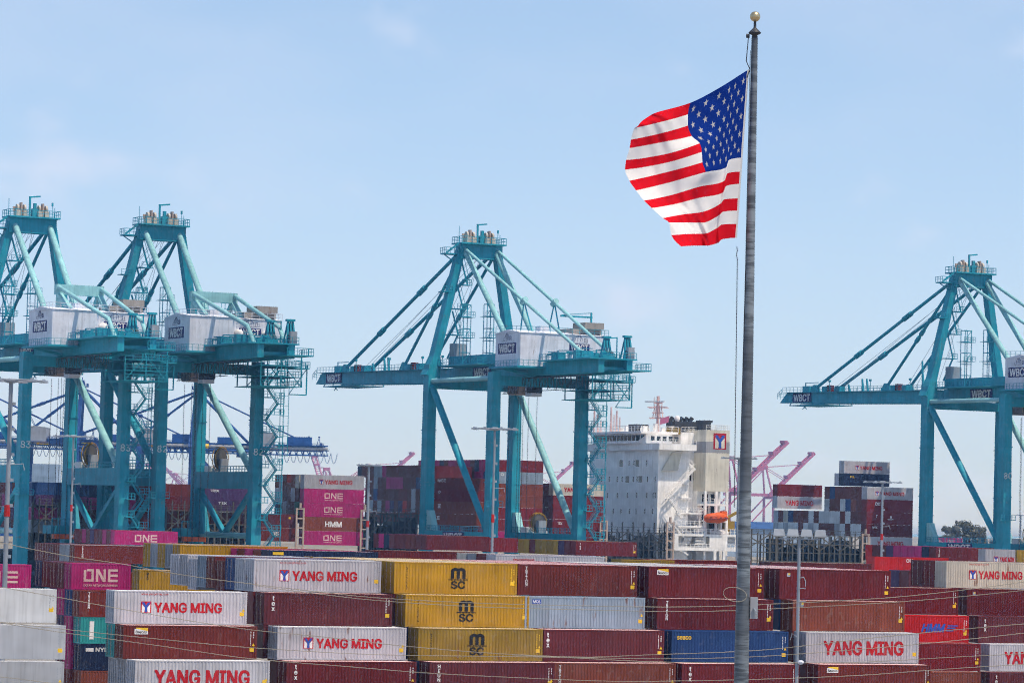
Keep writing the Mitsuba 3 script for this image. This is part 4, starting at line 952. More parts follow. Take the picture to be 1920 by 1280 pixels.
m = MB().bar((hs + 4, 10, zi), (hs + 4, 10, zi + 8.2), .5)
for z, w in ((3.2, 3.6), (4.4, 2.4), (5.6, 4.4), (6.6, 1.8)): m.bar((hs + 4, 10 - w, zi + z), (hs + 4, 10 + w, zi + z), .22).bar((hs + 4 - w * .6, 10, zi + z), (hs + 4 + w * .6, 10, zi + z), .22)
for w in (-2.6, -1.2, 1.4, 2.6): m.bar((hs + 4, 10 + w, zi + 3.2), (hs + 4, 10 + w * .6, zi + 6.0), .16)
for w in (-2, 0, 2): m.bar((hs + 4, 10 + w, zi + 5.6), (hs + 4, 10 + w, zi + 7.4 + w * .3), .12)
sp('radar_mast', m, 'pink_white'); sp('radar_scanner', MB().bar((hs + 2, 12.5, zi + 6.9), (hs + 4.6, 8, zi + 6.9), .35, .3), 'letter_white')
sp('satellite_dome', MB().lathe([(0.02, 0), (.5, .02), (.5, 1.0), (.6, 1.15), (.68, 1.5), (.5, 1.9), (.2, 2.1), (.02, 2.12)], (he + 1.2, 10, zi + 1.8), 14), 'letter_white')
sp('satellite_dome', MB().bar((he + 1.2, 10, zi - 3), (he + 1.2, 10, zi + 1.8), .4), 'ship_white')
sp('deck_flag', MB().quad((hs + 2.6, 6, zi + 1.6), (hs + 4.6, 5.6, zi + 2.2), (hs + 4.7, 5.5, zi + 3.7), (hs + 2.8, 6, zi + 3.0)).bar((hs + 2.5, 6, zi), (hs + 2.75, 6, zi + 3.4), .1), 'far_pink')
m = MB().box(hs + 5.5, he - .4, 5.2, 9, zb + 3.75, zb + 5.2)
sp('sand_box', m, 'ochre', smooth=False)
m = MB()
for k in range(14): x = hs + r2.uniform(-2, 8); y = r2.uniform(6, 34); m.box(x - .4, x + .4, y - .5, y + .5, zi, zi + r2.uniform(.6, 2.0))
sp('deck_gear', m, 'ship_white', smooth=False)
# square windows of the front face
rows_y = [(868, (1165, 1180, 1189, 1195.5, 1213)), (898, (1128, 1143, 1158, 1167, 1176.5, 1188, 1195, 1201, 1214.5, 1229)), (928, (1139.5, 1158.5, 1177, 1194, 1213, 1225, 1229)), (958, (1134.5, 1150.5, 1164.5, 1181, 1193, 1209.5, 1224, 1234.5))]
for py, pxs in rows_y:
    for px in pxs:
        v = ray(px, py); k = hs / (v @ Q) if False else ((hs) / (v @ Q)); p = CAM * 0 + CAM + v * k
        y, z = float(p @ B) - CS, float(p[2]); w, h = (.9, .75) if px in (1165, 1195.5, 1176.5, 1201) else (.28, .62)
        if 1.6 < y < 36.6:
            k_ = sp('cabin_window', MB().box(hs - .05, hs + .04, y - w - .12, y + w + .12, z - h - .1, z + h + .1), 'ship_white', smooth=False)
            sp('pane', MB().box(hs - .058, hs + .04, y - w, y + w, z - h, z + h), None, parent=k_, bsdf='window_glass', smooth=False)
# decks and stairs at the near side, aft of the front block
d_ = [zpx(1280, y) for y in (985, 960, 932, 905, 878)]
f0, f1 = sS(1321), sS(1365)
m = MB()
for i, z in enumerate(d_[:4]):
    x1 = f0 - .6 if i < 2 else f0 - 2 - i * .6
    m.box(he - 4 + i * .8, x1, -1.2 + i * .5, 14, z - .35, z)
sp('side_deck', m, 'ship_white', smooth=False)
m = MB()
for i, z in enumerate(d_[:4]): x1 = f0 - .6 if i < 2 else f0 - 2 - i * .6; m.rail([(he - 4 + i * .8, -1.2 + i * .5, z), (x1, -1.2 + i * .5, z)], 1.1, 1.1, .09)
sp('deck_railing', m, 'ship_white')
m = MB()
def ship_stair(px0, py0, px1, py1, y):
    a, b = W(px0, py0, c=CS + y), W(px1, py1, c=CS + y); a, b = (float(a @ Q), y, a[2]), (float(b @ Q), y, b[2])
    for dy in (0, .8): m.bar((a[0], y + dy, a[2]), (b[0], y + dy, b[2]), .16, .3); m.bar((a[0], y + dy, a[2] + 1.1), (b[0], y + dy, b[2] + 1.1), .09)
    for i in range(9): t = i / 8; x, z = a[0] + (b[0] - a[0]) * t, a[2] + (b[2] - a[2]) * t; m.box(x - .15, x + .15, y, y + .8, z - .04, z + .04)
for a in ((1250, 935, 1302, 880, -.6), (1279, 856, 1304, 880, 1.0), (1257, 935, 1280, 970, -1.4), (1256, 1015, 1290, 1040, -1.3), (1258, 978, 1282, 1006, -1.4)): ship_stair(*a)
sp('deck_stair', m, 'ship_white')
# slanted buttress with the oval opening under the wing
m = MB().prism([(sS(1243) , zpx(1243, 882)), (sS(1272), zpx(1272, 882)), (sS(1279), zpx(1279, 848)), (sS(1262), zpx(1262, 848))], (0, .4, 0), (1, 0, 0), (0, 0, 1), (0, 1, 0), .6)
sp('wing_buttress', m, 'funnel', smooth=False)
# funnel block
zf0, zf1 = zpx(1345, 921), zpx(1345, 806)
sp('funnel', MB().box(f0, f1, -.4, 9.5, zf0, zf1), 'funnel', smooth=False)
sp('funnel_band', MB().box(f0 - .03, f1 + .03, -.43, 9.53, zpx(1345, 849), zpx(1345, 828)), 'mid_grey', smooth=False)
m = MB()
for x in (f0 + .25, (f0 + f1) / 2, f1 - .25):
    for y in (-.1, 9): m.bar((x, y, z0), (x, y, zf0 + .1), .55)
for z in (zpx(1345, 948), zpx(1345, 945) - 4): m.box(f0, f1, -.4, 9.3, z, z + .45)
m.box(f0, f1, 3.5, 9, z0, zf0)
m.rail([(f0 + .3, -.3, zpx(1345, 944)), (f1 - .3, -.3, zpx(1345, 944))], 1.1, 1, .09)
sp('funnel_frame', m, 'ship_white', smooth=False)
for i, (a, b) in enumerate(((932, 941), (952, 980))):
    for c_ in (.18, .55): sp('engine_opening', MB().box(f0 + .2 + (f1 - f0) * c_ , f0 + (f1 - f0) * (c_ + .28), 3.44, 3.6, zpx(1345, b), zpx(1345, a - 6)), 'ink', smooth=False)
e0, e1, ez0, ez1 = sS(1334.5), sS(1358), zpx(1346, 842), zpx(1346, 812); ew, eh = e1 - e0, ez1 - ez0
em = sp('emblem', MB().box(e0, e1, -.52, -.44, ez0, ez1), 'letter_red', smooth=False)
g = MB()
for poly in ([(.12, .06), (.36, .06), (.44, .42), (.12, .72)], [(.64, .06), (.88, .06), (.88, .72), (.56, .42)]): g.prism([(e0 + a * ew, ez0 + b * eh) for a, b in poly], (0, -.56, 0), (1, 0, 0), (0, 0, 1), (0, 1, 0), .04)
sp('emblem_ground', g, 'funnel', parent=em, smooth=False)
sp('emblem_letter', MB().prism([(e0 + a * ew, ez0 + b * eh) for a, b in ((.40, .06), (.60, .06), (.60, .45), (.86, .78), (.84, .88), (.68, .88), (.5, .64), (.32, .88), (.16, .88), (.14, .78), (.40, .45))], (0, -.60, 0), (1, 0, 0), (0, 0, 1), (0, 1, 0), .04), 'letter_blue', parent=em, smooth=False)
sp('casing', MB().box(he + .02, f0 - .02, 5.5, 30, z0, zf1 - .6), 'ship_white', smooth=False)
m = MB()
for k in range(3): m.box(he + 1.5 + k * .9, he + 1.9 + k * .9, 5.44, 5.6, d_[3] + .6, d_[3] + 2.6)
sp('casing_window', m, 'ink', smooth=False)
for k in range(5): x = he + .5 + k * 1.25; sp('exhaust_pipe', MB().tube([(x, 12, zf1 - 1), (x, 12, zf1 + 2.2), (x + .5, 12, zf1 + 2.9)], .52, 10), 'steel')
m = MB().rail([(he + .2, 6, zf1 - .6), (f1, 6, zf1)], 1.1, 1.0, .08); m.rail([(f0, -.3, zf1), (f1, -.3, zf1), (f1, 9, zf1)], 1.1, 1.0, .08)
sp('funnel_railing', m, 'ship_white')
sp('exhaust_hood', MB().box(f0 + .8, f0 + 2.9, 3, 6, zf1, zf1 + 1.7).box(f0 + .7, f0 + 3.2, 2.8, 6.2, zf1 + 1.7, zf1 + 2.2), 'steel', smooth=False); sp('exhaust_hood', MB().box(hs + 1, hs + 4.2, 15, 19, zi, zi + 1.8), 'steel', smooth=False); sp('exhaust_hood', MB().box(he + .4, he + 7.0, 9.5, 14, zf1 - .6, zf1 + 2.0), 'steel', smooth=False)
# stern gallery: white bulwark with openings, railings and the mooring deck behind
g0, g1, gz = sS(1261), sS(1381), [zpx(1320, y) for y in (1049, 1032, 1028, 1005, 1001, 975)]
m = MB().box(g0, g1, -1.6, -1.2, gz[1], gz[2] + .3); m.box(g0, g1, -1.6, 3, gz[3], gz[4])
for a, b in ((g0, g0 + 1.0), (sS(1327), sS(1360)), (g1 - .8, g1), (sS(1335), sS(1340)), (sS(1352), sS(1357))): m.box(a, b, -1.59, -1.21, gz[0] if a > g0 + 8 and b < g1 - 3 and b - a < 2 else gz[1], gz[3])
m.box(g0, g1, 6, 7, gz[0], gz[5])
sp('stern_gallery', m, 'ship_white', smooth=False)
m = MB().rail([(g0, -1.5, gz[4]), (g1, -1.5, gz[4])], 1.2, 1.0, .1); m.rail([(g0, -1.5, gz[1] + .4), (g1, -1.5, gz[1] + .4)], 1.1, 1.0, .1)
for k in range(6): m.box(sS(1301), sS(1318), -1.3, -1.1, gz[2] + .5 + k * .34, gz[2] + .62 + k * .34)
sp('gallery_railing', m, 'ship_white')
m = MB()
for k, (px, py, s) in enumerate(((1287, 1001, .9), (1310, 992, 1.2), (1337, 998, 1.1), (1353, 999, 1.0), (1284, 1010, .9), (1306, 1018, .7), (1366, 1012, .9))):
    p = W(px, py, c=CS + 1); x, z = float(p @ Q), p[2]; m.box(x - s, x + s, .2, 2, z - s, z + s * .8); m.tube([(x - s, 0, z), (x + s, 0, z)], s * .5, 10)
sp('mooring_gear', m, 'letter_white', smooth=False)
sp('mooring_gear', MB().box(sS(1339), sS(1348), .1, 2, gz[4], gz[4] + 2.4), 'ink', smooth=False)
m = MB(); x = sS(1369)                                                                   # small provision crane
m.bar((x, 1, gz[4]), (x, 1, gz[5] + 1), .9).bar((x, 1, gz[5] + .8), (x + 3.4, 1, gz[5] + 2.4), .6).box(x - 1, x + 1.4, 0, 2, gz[5] - 2, gz[5])
sp('provision_crane', m, 'ochre')
# lifeboat on its davits
a, b = W(1320, 972, c=CS - 1.9), W(1365, 972, c=CS - 1.9); x0, x1, zc = float(a @ Q), float(b @ Q), (a[2] + b[2]) / 2
L_ = x1 - x0; prof = []
nx, na = 17, 16; vs = []
for i in range(nx):
    t = i / (nx - 1); w = (math.sin(math.pi * min(1, max(.0, t)) ** .8) ** .45) if 0 < t < 1 else 0.04
    hh = 1.05 * w * (1.0 + .18 * (t > .55)); ww = 1.35 * w
    for j in range(na):
        g_ = j * 2 * math.pi / na; cy, cz = math.cos(g_), math.sin(g_)
        vs.append((x0 + L_ * t, ww * math.copysign(abs(cy) ** .7, cy), (hh * 1.12 if cz > 0 else hh) * math.copysign(abs(cz) ** .8, cz) + .25 * t))
f = [[i * na + j, i * na + (j + 1) % na, (i + 1) * na + (j + 1) % na, (i + 1) * na + j] for i in range(nx - 1) for j in range(na)]
v = np.array(vs) + [0, 0, zc]; f = np.array(f); f = np.vstack([f[:, [0, 1, 2]], f[:, [0, 2, 3]]])
lb = numbered('lifeboat'); tl = frame_at(B * (CS - 1.9)); tag(lb, 'orange enclosed lifeboat hanging on the white stern of the ship', 'lifeboat')
put('hull', MB().add(v, f), lb, col='orange', to=tl, seed=2)
put('wheelhouse', MB().hexa([(x0 + L_ * .66, -.7, zc + .9), (x0 + L_ * .92, -.7, zc + .9), (x0 + L_ * .92, .7, zc + .9), (x0 + L_ * .66, .7, zc + .9), (x0 + L_ * .70, -.55, zc + 1.75), (x0 + L_ * .90, -.55, zc + 1.75), (x0 + L_ * .90, .55, zc + 1.75), (x0 + L_ * .70, .55, zc + 1.75)]), lb, col='orange', to=tl, seed=2)
m = MB()
for t in (.2, .4, .6, .8): m.box(x0 + L_ * t - .22, x0 + L_ * t + .22, -1.36, -1.0, zc + .18, zc + .36)
put('porthole', m, lb, col='ink', to=tl); put('fender', MB().tube([(x0 + .6, -1.34, zc - .1), (x1 - .5, -1.40, zc + .12)], .09, 6), lb, col='brick', to=tl)
for t in (.06, .95): x = x0 + L_ * t; sp('davit', MB().bar((x, 1.2, zc - 4.2), (x, .8, zc + 1.6), .45).bar((x, .8, zc + 1.6), (x, -1.9, zc + 2.1), .35), 'ship_white')
# lashing bridges: dark steel lattices between the stacks
def lashing(px0, px1, ytop, ybot, posts=True, spikes=0.0, c=CS - .8, col='lash', label=None):
    a, b = s_of(px0, 1000, c), s_of(px1, 1000, c); zt, z0_ = zpx(px0, ytop, c), 9.4; m = MB(); y = c - CS
    n = int((b - a) / 1.3)
    for k in range(n + 1):
        x = a + (b - a) * k / n; m.bar((x, y, z0_), (x, y, zt + (spikes if k % 2 else spikes * .3)), .24 if k % 4 else .4)
        if k % 2: m.bar((x, y + 1.6, z0_), (x, y + 1.6, zt), .3)
    for z in np.linspace(z0_ + 1.2, zt, 4): m.box(a, b, y - .2, y + 1.8, z - .18, z)
    m.rail([(a, y - .2, zt), (b, y - .2, zt)], 1.1, 1.3, .09)
    for k in range(0, n - 3, 4):
        x, x2 = a + (b - a) * k / n, a + (b - a) * (k + 4) / n; zm = (zt + z0_) / 2
        m.bar((x, y - .1, zm), (x2, y - .1, zt), .2); m.bar((x2, y - .1, zm), (x, y - .1, zt), .2)
    return sp('lashing_bridge', m, col)
lashing(1137, 1256, 996, 1050, spikes=2.2, col='steel'); lashing(1398, 1455, 1000, 1050, spikes=1.0); lashing(1457, 1623, 1002, 1060, spikes=.6, c=CS - .5); lashing(690, 792, 962, 1010, spikes=.4, col='steel')
lashing(60, 240, 945, 1010, spikes=1.5); lashing(310, 470, 955, 1015, spikes=2.0)
for px, yt in ((563, 952), (684, 955), (1132, 975), (1257, 978), (1623, 1000)):
    x = s_of(px, yt, CS - 1.5); z = zpx(px, yt, CS - 1.5); m = MB()
    for dx in (-.8, .8): m.bar((x + dx, -1.5, 9), (x + dx, -1.5, z), .35)
    for k in range(5): m.bar((x - .8, -1.5, z - .2 - k * 2.0), (x + .8, -1.5, z - .2 - k * 2.0), .25)
    m.tube([(x, -1.5, z), (x, -1.5, z + 1.1)], .3, 8); sp('lashing_post', m, 'dust')

for a, b, yt in ((1139, 1254, 1003), (1459, 1622, 1010), (690, 792, 968), (62, 238, 952), (312, 468, 962)):
    m = MB(); xa, xb = sS(a, yt), sS(b, yt); zt_ = zpx(a, yt); n = max(1, int((xb - xa) / 2.6))
    for k in range(n): m.box(xa + (xb - xa) * (k + .04) / n, xa + (xb - xa) * (k + .96) / n, 2.2, 6 + (k % 3) * .5, 9.6, zt_ - (k * 5 % 3) * .9)
    sp('dark_backing', m, 'hull', smooth=False)  # dark boxes added behind the lattices so that they do not show bright

# ------------------------------------------------------------------ the boxes on the ship
far_stuff = []
BK = dict(H=2.59, det=0, rust=.06)
def ship_side(px, ytop, tiers, where, L=12.192, H=2.59, c=CS, to_right=False):
    """Tiers of one row seen from the side, top first: (colour, marks, label or None)."""
    s = s_of(px, ytop, c) - (L if to_right else 0); z = zpx(px, ytop, c)
    for i, (col, marks, lab) in enumerate(tiers):
        container(s, c, z - i * (H + .01), col, lab or f'{CN[col]} side-on ship container, {ORD[i]} from top, {where}', L, H, 0, marks, f'side-on ship containers {where}', rust=.05)
    return s, z
def ship_ends(s, z, rows, tops, cols, where, L=12.192, H=2.59, c=CS, k0=1, grp=None, stuff=None, pitch=2.50, keep=9):
    """Ends of the rows behind a near row: cols[tier][row] colours, None for nothing; tops: tier offset of each row."""
    for t, line in enumerate(cols):
        for k, col in enumerate(line):
            if col is None: continue
            zz = z + (tops[k] if k < len(tops) else 0) * (H + .01) - t * (H + .01)
            if stuff is not None or t >= keep: far_stuff.append((col, s, c + pitch * (k + k0), zz, L, H)); continue
            container(s, c + pitch * (k + k0), zz, col, f'{CN[col]} end-on ship container, {ORD[min(19, len(line) - 1 - k)]} from left, {ORD[t]} tier, {where}', L, H, 0, (), f'end-on ship containers {where}', rust=.04)
DARK = ['maroon', 'brown', 'plum', 'maroon', 'brick', 'brown', 'navy', 'plum', 'grey', 'pink', 'rust', 'maroon', 'purple', 'blue', 'brown']
rc = random.Random(21)
pick = lambda n, pool=DARK: [rc.choice(pool) for _ in range(n)]
def txt(t, x, z, h, w): return ('text', t, x, z, h, w, 'white')
# stack right of the white house: white lettering boxes on top
P1, P2 = 'aft of the white superstructure', 'on the aft stack'
s, z = ship_side(1626, 912, [('white', [('ym', 2.2, .95, .8, 6.4)], 'white ship container with red lettering and box logo against the right crane leg'), ('brick', [txt('OU', 2.2, 1.5, .7, 1.3)], 'brick red ship container with two white letters, second down by the right crane leg'),
     ('brick', [txt('T', 2.4, 1.6, .6, .5), txt('B', 6.2, 1.5, .55, .5), txt('BEACON', 5.6, 1.1, .25, 1.6)], 'brick red ship container with small white marks, third down by the right crane leg'), ('maroon', [txt('NYK', 1.6, 1.9, .5, 1.3)], 'maroon ship container fourth down by the right crane leg'),
     ('white', [('text', 'YANG MING', 3.0, .85, 1.0, 6.8, 'red')], 'white ship container with large red lettering, lowest of the column by the right crane leg'), ('brick', [], 'brick red ship container at the bottom of the column by the right crane leg')], P2, H=2.85)
W_, M_, Bz, N2, C2, G2 = 'reefer', 'brown', 'blue', 'navy', 'cream', 'silver'
ship_ends(s, z, 7, [0] * 7, [['brown', M_, M_, 'brown', M_, Bz, M_], ['brown', 'rust', Bz, W_, M_, M_, G2]], 'right of sky gap', H=2.85, keep=1)
ship_ends(s, z - 2 * 2.86, 17, [0] * 17, [[M_, M_, W_, 'brown', W_, W_, W_, W_, M_, W_, M_, M_, M_, Bz, C2, M_, G2], [W_, W_, M_, W_, G2, M_, M_, M_, W_, G2, W_, M_, W_, W_, G2, W_, G2]], 'above right-hand dark lattice', H=2.85, keep=1)
for k, zz, tiers in ((4.6, zpx(1575, 863, CS + 12.5), [('white', [('ym', 3.0, .95, .8, 6.0)], 'white ship container with red lettering and box logo, highest on the ship'), ('navy', [('text', 'FL', 1.6, 1.9, .45, 1.3, 'orange')], 'dark navy ship container directly under the highest white one')]),
                     (16, zpx(1460, 907, CS + 41.5), [('brick', [], 'brick red ship container on top of the white lettered one right of the pink cranes'), ('white', [('text', 'YANG MING', 2.2, .8, 1.15, 7.6, 'red')], 'white ship container with large red lettering right of the pink cranes')])):
    for i, (col, marks, lab) in enumerate(tiers):
        cc = CS + (12.5 if k < 10 else 42.6); ss = s_of(1583 if k < 10 else 1459, 875, cc); container(ss, cc, zz - i * 2.91, col, lab, 12.192, 2.896, 0, marks, rust=.06)
container(s_of(1574, 900, CS + 15.1), CS + 15.1, zpx(1575, 863, CS + 12.5) - 2.91, 'white', 'white ship container end left of the dark navy one under the highest white one', 12.192, 2.896, 0)
# middle: three bays before the house
s, z = ship_side(1038, 906, [('cream', [('text', 'YANG MING', 2.6, .85, .9, 6.6, 'red')], 'cream ship container with red lettering half hidden by the stair leg of the middle crane'), ('brick', [txt('NYK', 1.6, 1.8, .5, 1.2)], None), ('brick', [], None), ('brick', [txt('TEX', 1.2, 1.4, .5, 1.1)], None), ('brick', [], None)], 'left of the white superstructure')
ship_ends(s, z, 3, [0] * 3, [['rust', 'rust', 'grey'], ['plum', 'maroon', 'plum'], ['plum', 'plum', 'maroon'], ['plum', 'maroon', 'plum']], 'left of cream box', keep=1)
s, z = ship_side(924, 861, [('brick', [], 'brick red ship container seen side-on, highest behind the middle crane'), ('pale_blue', [txt('O', 2.0, 1.7, .6, .8)], 'pale blue-grey ship container seen side-on, second from the top behind the middle crane'), ('rust', [], None), ('rust', [], None), ('brick', [txt('OW', .5, 1.3, .6, 1.2)], None), ('brick', [], None), ('pink', [], None)], 'behind middle crane right legs')
ship_ends(s, z, 16, [0] * 16, [['pink', 'pink', 'navy', 'brown', 'pink', 'pink', 'rust', 'pink', 'pink', 'brown', 'navy', 'pink', 'pink', 'pink', 'green', 'pink'], ['blue', 'pink', 'pink', 'maroon', 'brown', 'brown', 'pink', 'pale_blue', 'maroon', 'brown', 'blue', 'maroon', 'maroon']], 'under middle crane boom', keep=1)
s, z = ship_side(813, 894, [('brown', [txt('NCT', 1.0, 1.6, .6, 2.0)], None), ('brick', [txt('O', 1.2, 1.8, .5, .5)], None), ('rust', [txt('III', 1.2, 1.2, .8, .6)], None), ('rust', [txt('III', 1.0, 1.2, .8, .6)], None), ('maroon', [], None)], 'between middle crane left legs')
ship_ends(s, z, 17, [0] * 17, [['maroon', 'white', 'blue', 'maroon', 'plum', 'plum', 'pink', 'pink', 'pink', 'pink', 'maroon', 'plum', 'grey', 'maroon', 'maroon'], ['plum', 'plum', 'maroon', 'white', 'brown', 'brick', 'brick', 'maroon', 'plum', 'plum', 'maroon', 'plum', 'blue', 'maroon', 'plum'],
      ['brown', 'white', 'plum', 'white', 'brick', 'red', 'purple', 'plum', 'purple', 'pink', 'plum', 'grey', 'maroon', 'grey', 'maroon'], ['plum'] * 15], 'left of middle crane', keep=1)
ship_ends(s, z + 2.6, 17, [0] * 17, [[None, None, 'maroon', 'maroon', 'maroon', 'plum', 'plum', 'maroon', 'maroon', 'brown', 'pink', 'grey', 'grey', 'plum', 'brown', 'maroon', 'navy']], 'topmost, left of middle crane')
# the column of five bright boxes and its neighbours
s, z = ship_side(571, 889, [('white', [('ym', 3.4, 1.05, .85, 6.3)], 'white ship container with red lettering on top of the bright pink column'), ('pink', [('one', 4.7, .95, 1.2, 4.2, 1)], 'bright pink ship container with pale lettering, directly under the white one'), ('pink', [('one', 4.7, .95, 1.2, 4.2, 1)], 'bright pink ship container with pale lettering, above the brown one'),
     ('rust', [('text', 'HMM', 5.0, .95, 1.1, 3.8, 'white')], 'orange-brown ship container with white lettering between bright pink ones'), ('pink', [('one', 4.7, .95, 1.2, 4.2, 1)], 'bright pink ship container with pale lettering, lowest of its column')], 'of the pink column', L=13.716, H=2.98, c=CS - .6)
ship_ends(s, z, 6, [0, 0, -.6, 0, -.1, 0], [['cream', 'rust', 'rust', 'brown', 'white', 'brown'], ['maroon', 'white', 'maroon', 'plum', 'white', 'white'], ['green', 'plum', 'maroon', 'white', 'maroon', 'blue']], 'left of pink column', H=2.9, keep=2)
ship_side(558, 964, [('plum', [('strip', 10.2, 10.7, 1.9, 2.3, 'sticker')], 'plum ship container low beside the stair leg of the second crane'), ('brown', [txt('GS', 6.4, 1.3, .7, 1.6)], 'brown ship container with white letters low beside the stair leg of the second crane')], '', H=2.9, to_right=True)
s, z = ship_side(385, 913, [('purple', [txt('TEX', 1.2, 1.7, .45, 1.9)], 'dark purple corrugated ship container under the portal beam of the second crane'), ('purple', [txt('TEX', 3.0, 1.7, .45, 1.9)], 'dark purple corrugated ship container, second down under the portal beam'), ('maroon', [], 'maroon ship container third down under the portal beam of the second crane')], '')
ship_ends(s, z, 8, [0] * 8, [['maroon', 'maroon', 'pink', 'maroon', 'navy', 'navy', 'pink', 'maroon'], ['plum', 'plum', 'maroon', 'plum', 'maroon', 'plum', 'plum', 'maroon']], 'behind second crane legs', keep=1)
for px, yt in ((262, 905), (150, 908), (60, 903)):
    s, z = s_of(px, yt, CS), zpx(px, yt, CS)
    ship_ends(s, z, 13, [0] * 13, [pick(13, DARK + ['pink', 'pink', 'purple', 'brick', 'rust', 'pale_blue']) for _ in range(4)], '', k0=0, stuff=far_stuff)
ns = numbered('stacked_containers')
pools = {}
for col, s, c, z, L, H in far_stuff:
    v, f = c_part('body', L, H); pools.setdefault(col, MB()).add(v + [s, c, z - H], f)
allm, uvs = MB(), []
for i, (col, mb) in enumerate(pools.items()):
    v, f = mb.get(); allm.add(v, f); uvs.append(np.tile([float(PAL[col][0]), 7.05 + i], (len(v), 1)))
scene[ns] = shape(allm, uv=np.vstack(uvs), to=frame_at((0, 0, 0)))
tag(ns, 'mass of small many-coloured containers on the ship seen between the legs of the left cranes', 'shipping container', kind='stuff')

# ------------------------------------------------------------------ light poles
def light_pole(px, py, d, label, lean=0, heads=6, spread=3.0, r=.24, band=None, cat='light pole', zf=0.0, floods=False):
    p = W(px, py, d=d); k = numbered('light_pole'); tag(k, label, cat, None); to = frame_at((p[0], p[1], 0), 0); h = p[2]
    put('pole', MB().tube([(0, 0, 0), (0, 0, h * .5), (0, 0, h)], [r * 1.35, r * 1.15, r], 12), k, col='galv', to=to, seed=4, rust=.15)
    if band is not None:
        for zb_ in band: put('red_band', MB().tube([(0, 0, zb_ - .55), (0, 0, zb_ + .55)], r * 1.4 + .01, 12), k, col='signal_red', to=to)
    m = MB()
    if floods:
        m.bar((-spread, 0, h - .15), (spread, 0, h - .15), .09); m.bar((-spread, .4, h - .15), (spread, .4, h - .15), .06)
        put('crossarm', m, k, col='galv', to=to)
        for x in np.linspace(-spread, spread, heads):
            g = MB().hexa([(x - .36, -.30, h), (x + .36, -.30, h), (x + .36, .28, h - .05), (x - .36, .28, h - .05), (x - .30, -.16, h + .44), (x + .30, -.16, h + .44), (x + .26, .30, h + .40), (x - .26, .30, h + .40)])
            q_ = put('floodlight', g, k, col='galv', to=to)
            put('lens', MB().hexa([(x - .31, -.305, h + .05), (x + .31, -.305, h + .05), (x + .31, -.29, h + .05), (x - .31, -.29, h + .05), (x - .27, -.19, h + .40), (x + .27, -.19, h + .40), (x + .27, -.175, h + .40), (x - .27, -.175, h + .40)]), q_, col='galv', to=to)
        g = MB()
        for z in (h - 3.2, h - 4.0): g.bar((-.06, -.1, z), (.45, -.1, z), .05)
        g.tube([(.0, -.1, h - 2.6), (.3, -.1, h - 2.5), (.42, -.1, h - 2.75), (.42, -.1, h - 3.1)], .03, 6).tube([(-.05, -.12, h - 6.2), (-.35, -.12, h - 6.0), (-.45, -.12, h - 6.4)], .03, 6)
        put('bracket', g, k, col='galv', to=to)
        put('camera_dome', MB().lathe([(.02, 0), (.16, .06), (.2, .18), (.12, .26), (.03, .28)], (.22, -.2, h - 7.9), 10), k, col='house', to=to)
    else:
        m.lathe([(.3, h - .3), (.7, h - .2), (.7, h + .05), (.3, h + .15)], (0, 0, 0), 12)
        for i in range(heads):
            a = i * 2 * math.pi / heads + .3; e = (spread * math.cos(a), spread * math.sin(a), h - .05); m.bar((0, 0, h), e, .12)
        m.tube([(spread * .99 * math.cos(a), spread * .99 * math.sin(a), h - .05) for a in np.linspace(0, 2 * math.pi, 25)], .07, 6)
        put('crossarm', m, k, col='galv', to=to)
        for i in range(heads):
            a = i * 2 * math.pi / heads + .3; x, y = spread * math.cos(a), spread * math.sin(a)
            put('floodlight', MB().box(x - .40, x + .40, y - .25, y + .25, h - .20, h + .02).box(x - .15, x + .15, y - .1, y + .1, h + .02, h + .16), k, col='galv', to=to)
        m = MB()
        for z in np.arange(h * .45, h - 1, 2.4): m.box(r, r + .3, -.12, .12, z, z + .3)
        m.tube([(r, 0, h - 8), (1.4, 0, h - 7.9), (1.5, 0, h - 8.5)], .05, 6)
        put('bracket', m, k, col='galv', to=to)
    return k
light_pole(21, 712, 328, 'tall grey light pole with red bands at the left picture edge', band=[10.3, 18.2], spread=3.1, r=.2)
light_pole(138, 817, 578, 'tall light pole with red bands before the left cranes, seen by the turquoise container', band=[11.0, 18.6], r=.16)
light_pole(928, 803, 464, 'tall light pole with red band before the left legs of the middle crane', band=[18.6], spread=2.9, heads=8, r=.15)
light_pole(692, 871, 600, 'light pole with red band right of the bright pink column of ship containers', band=[17.1], spread=1.8, r=.2)
light_pole(1655, 903, 620, 'light pole with red band before the ship containers left of the right crane', band=[17.0], spread=3.3, heads=8, r=.19)
light_pole(1386, 858, 560, 'light pole hidden behind the flagpole, lamp arms showing on both sides', spread=2.7, heads=8, r=.22)
light_pole(1499, 1005, 215, 'slender near light pole with four square floodlights right of the flagpole', heads=4, spread=1.28, r=.095, floods=True)
for px, py, d, h in ((1744, 966, 1500, 0), (1914, 965, 1300, 0)):
    light_pole(px, py, d, f'thin distant light mast {"beyond the right crane legs" if px < 1800 else "at the right picture edge"}', spread=1.5, heads=4, r=.25)

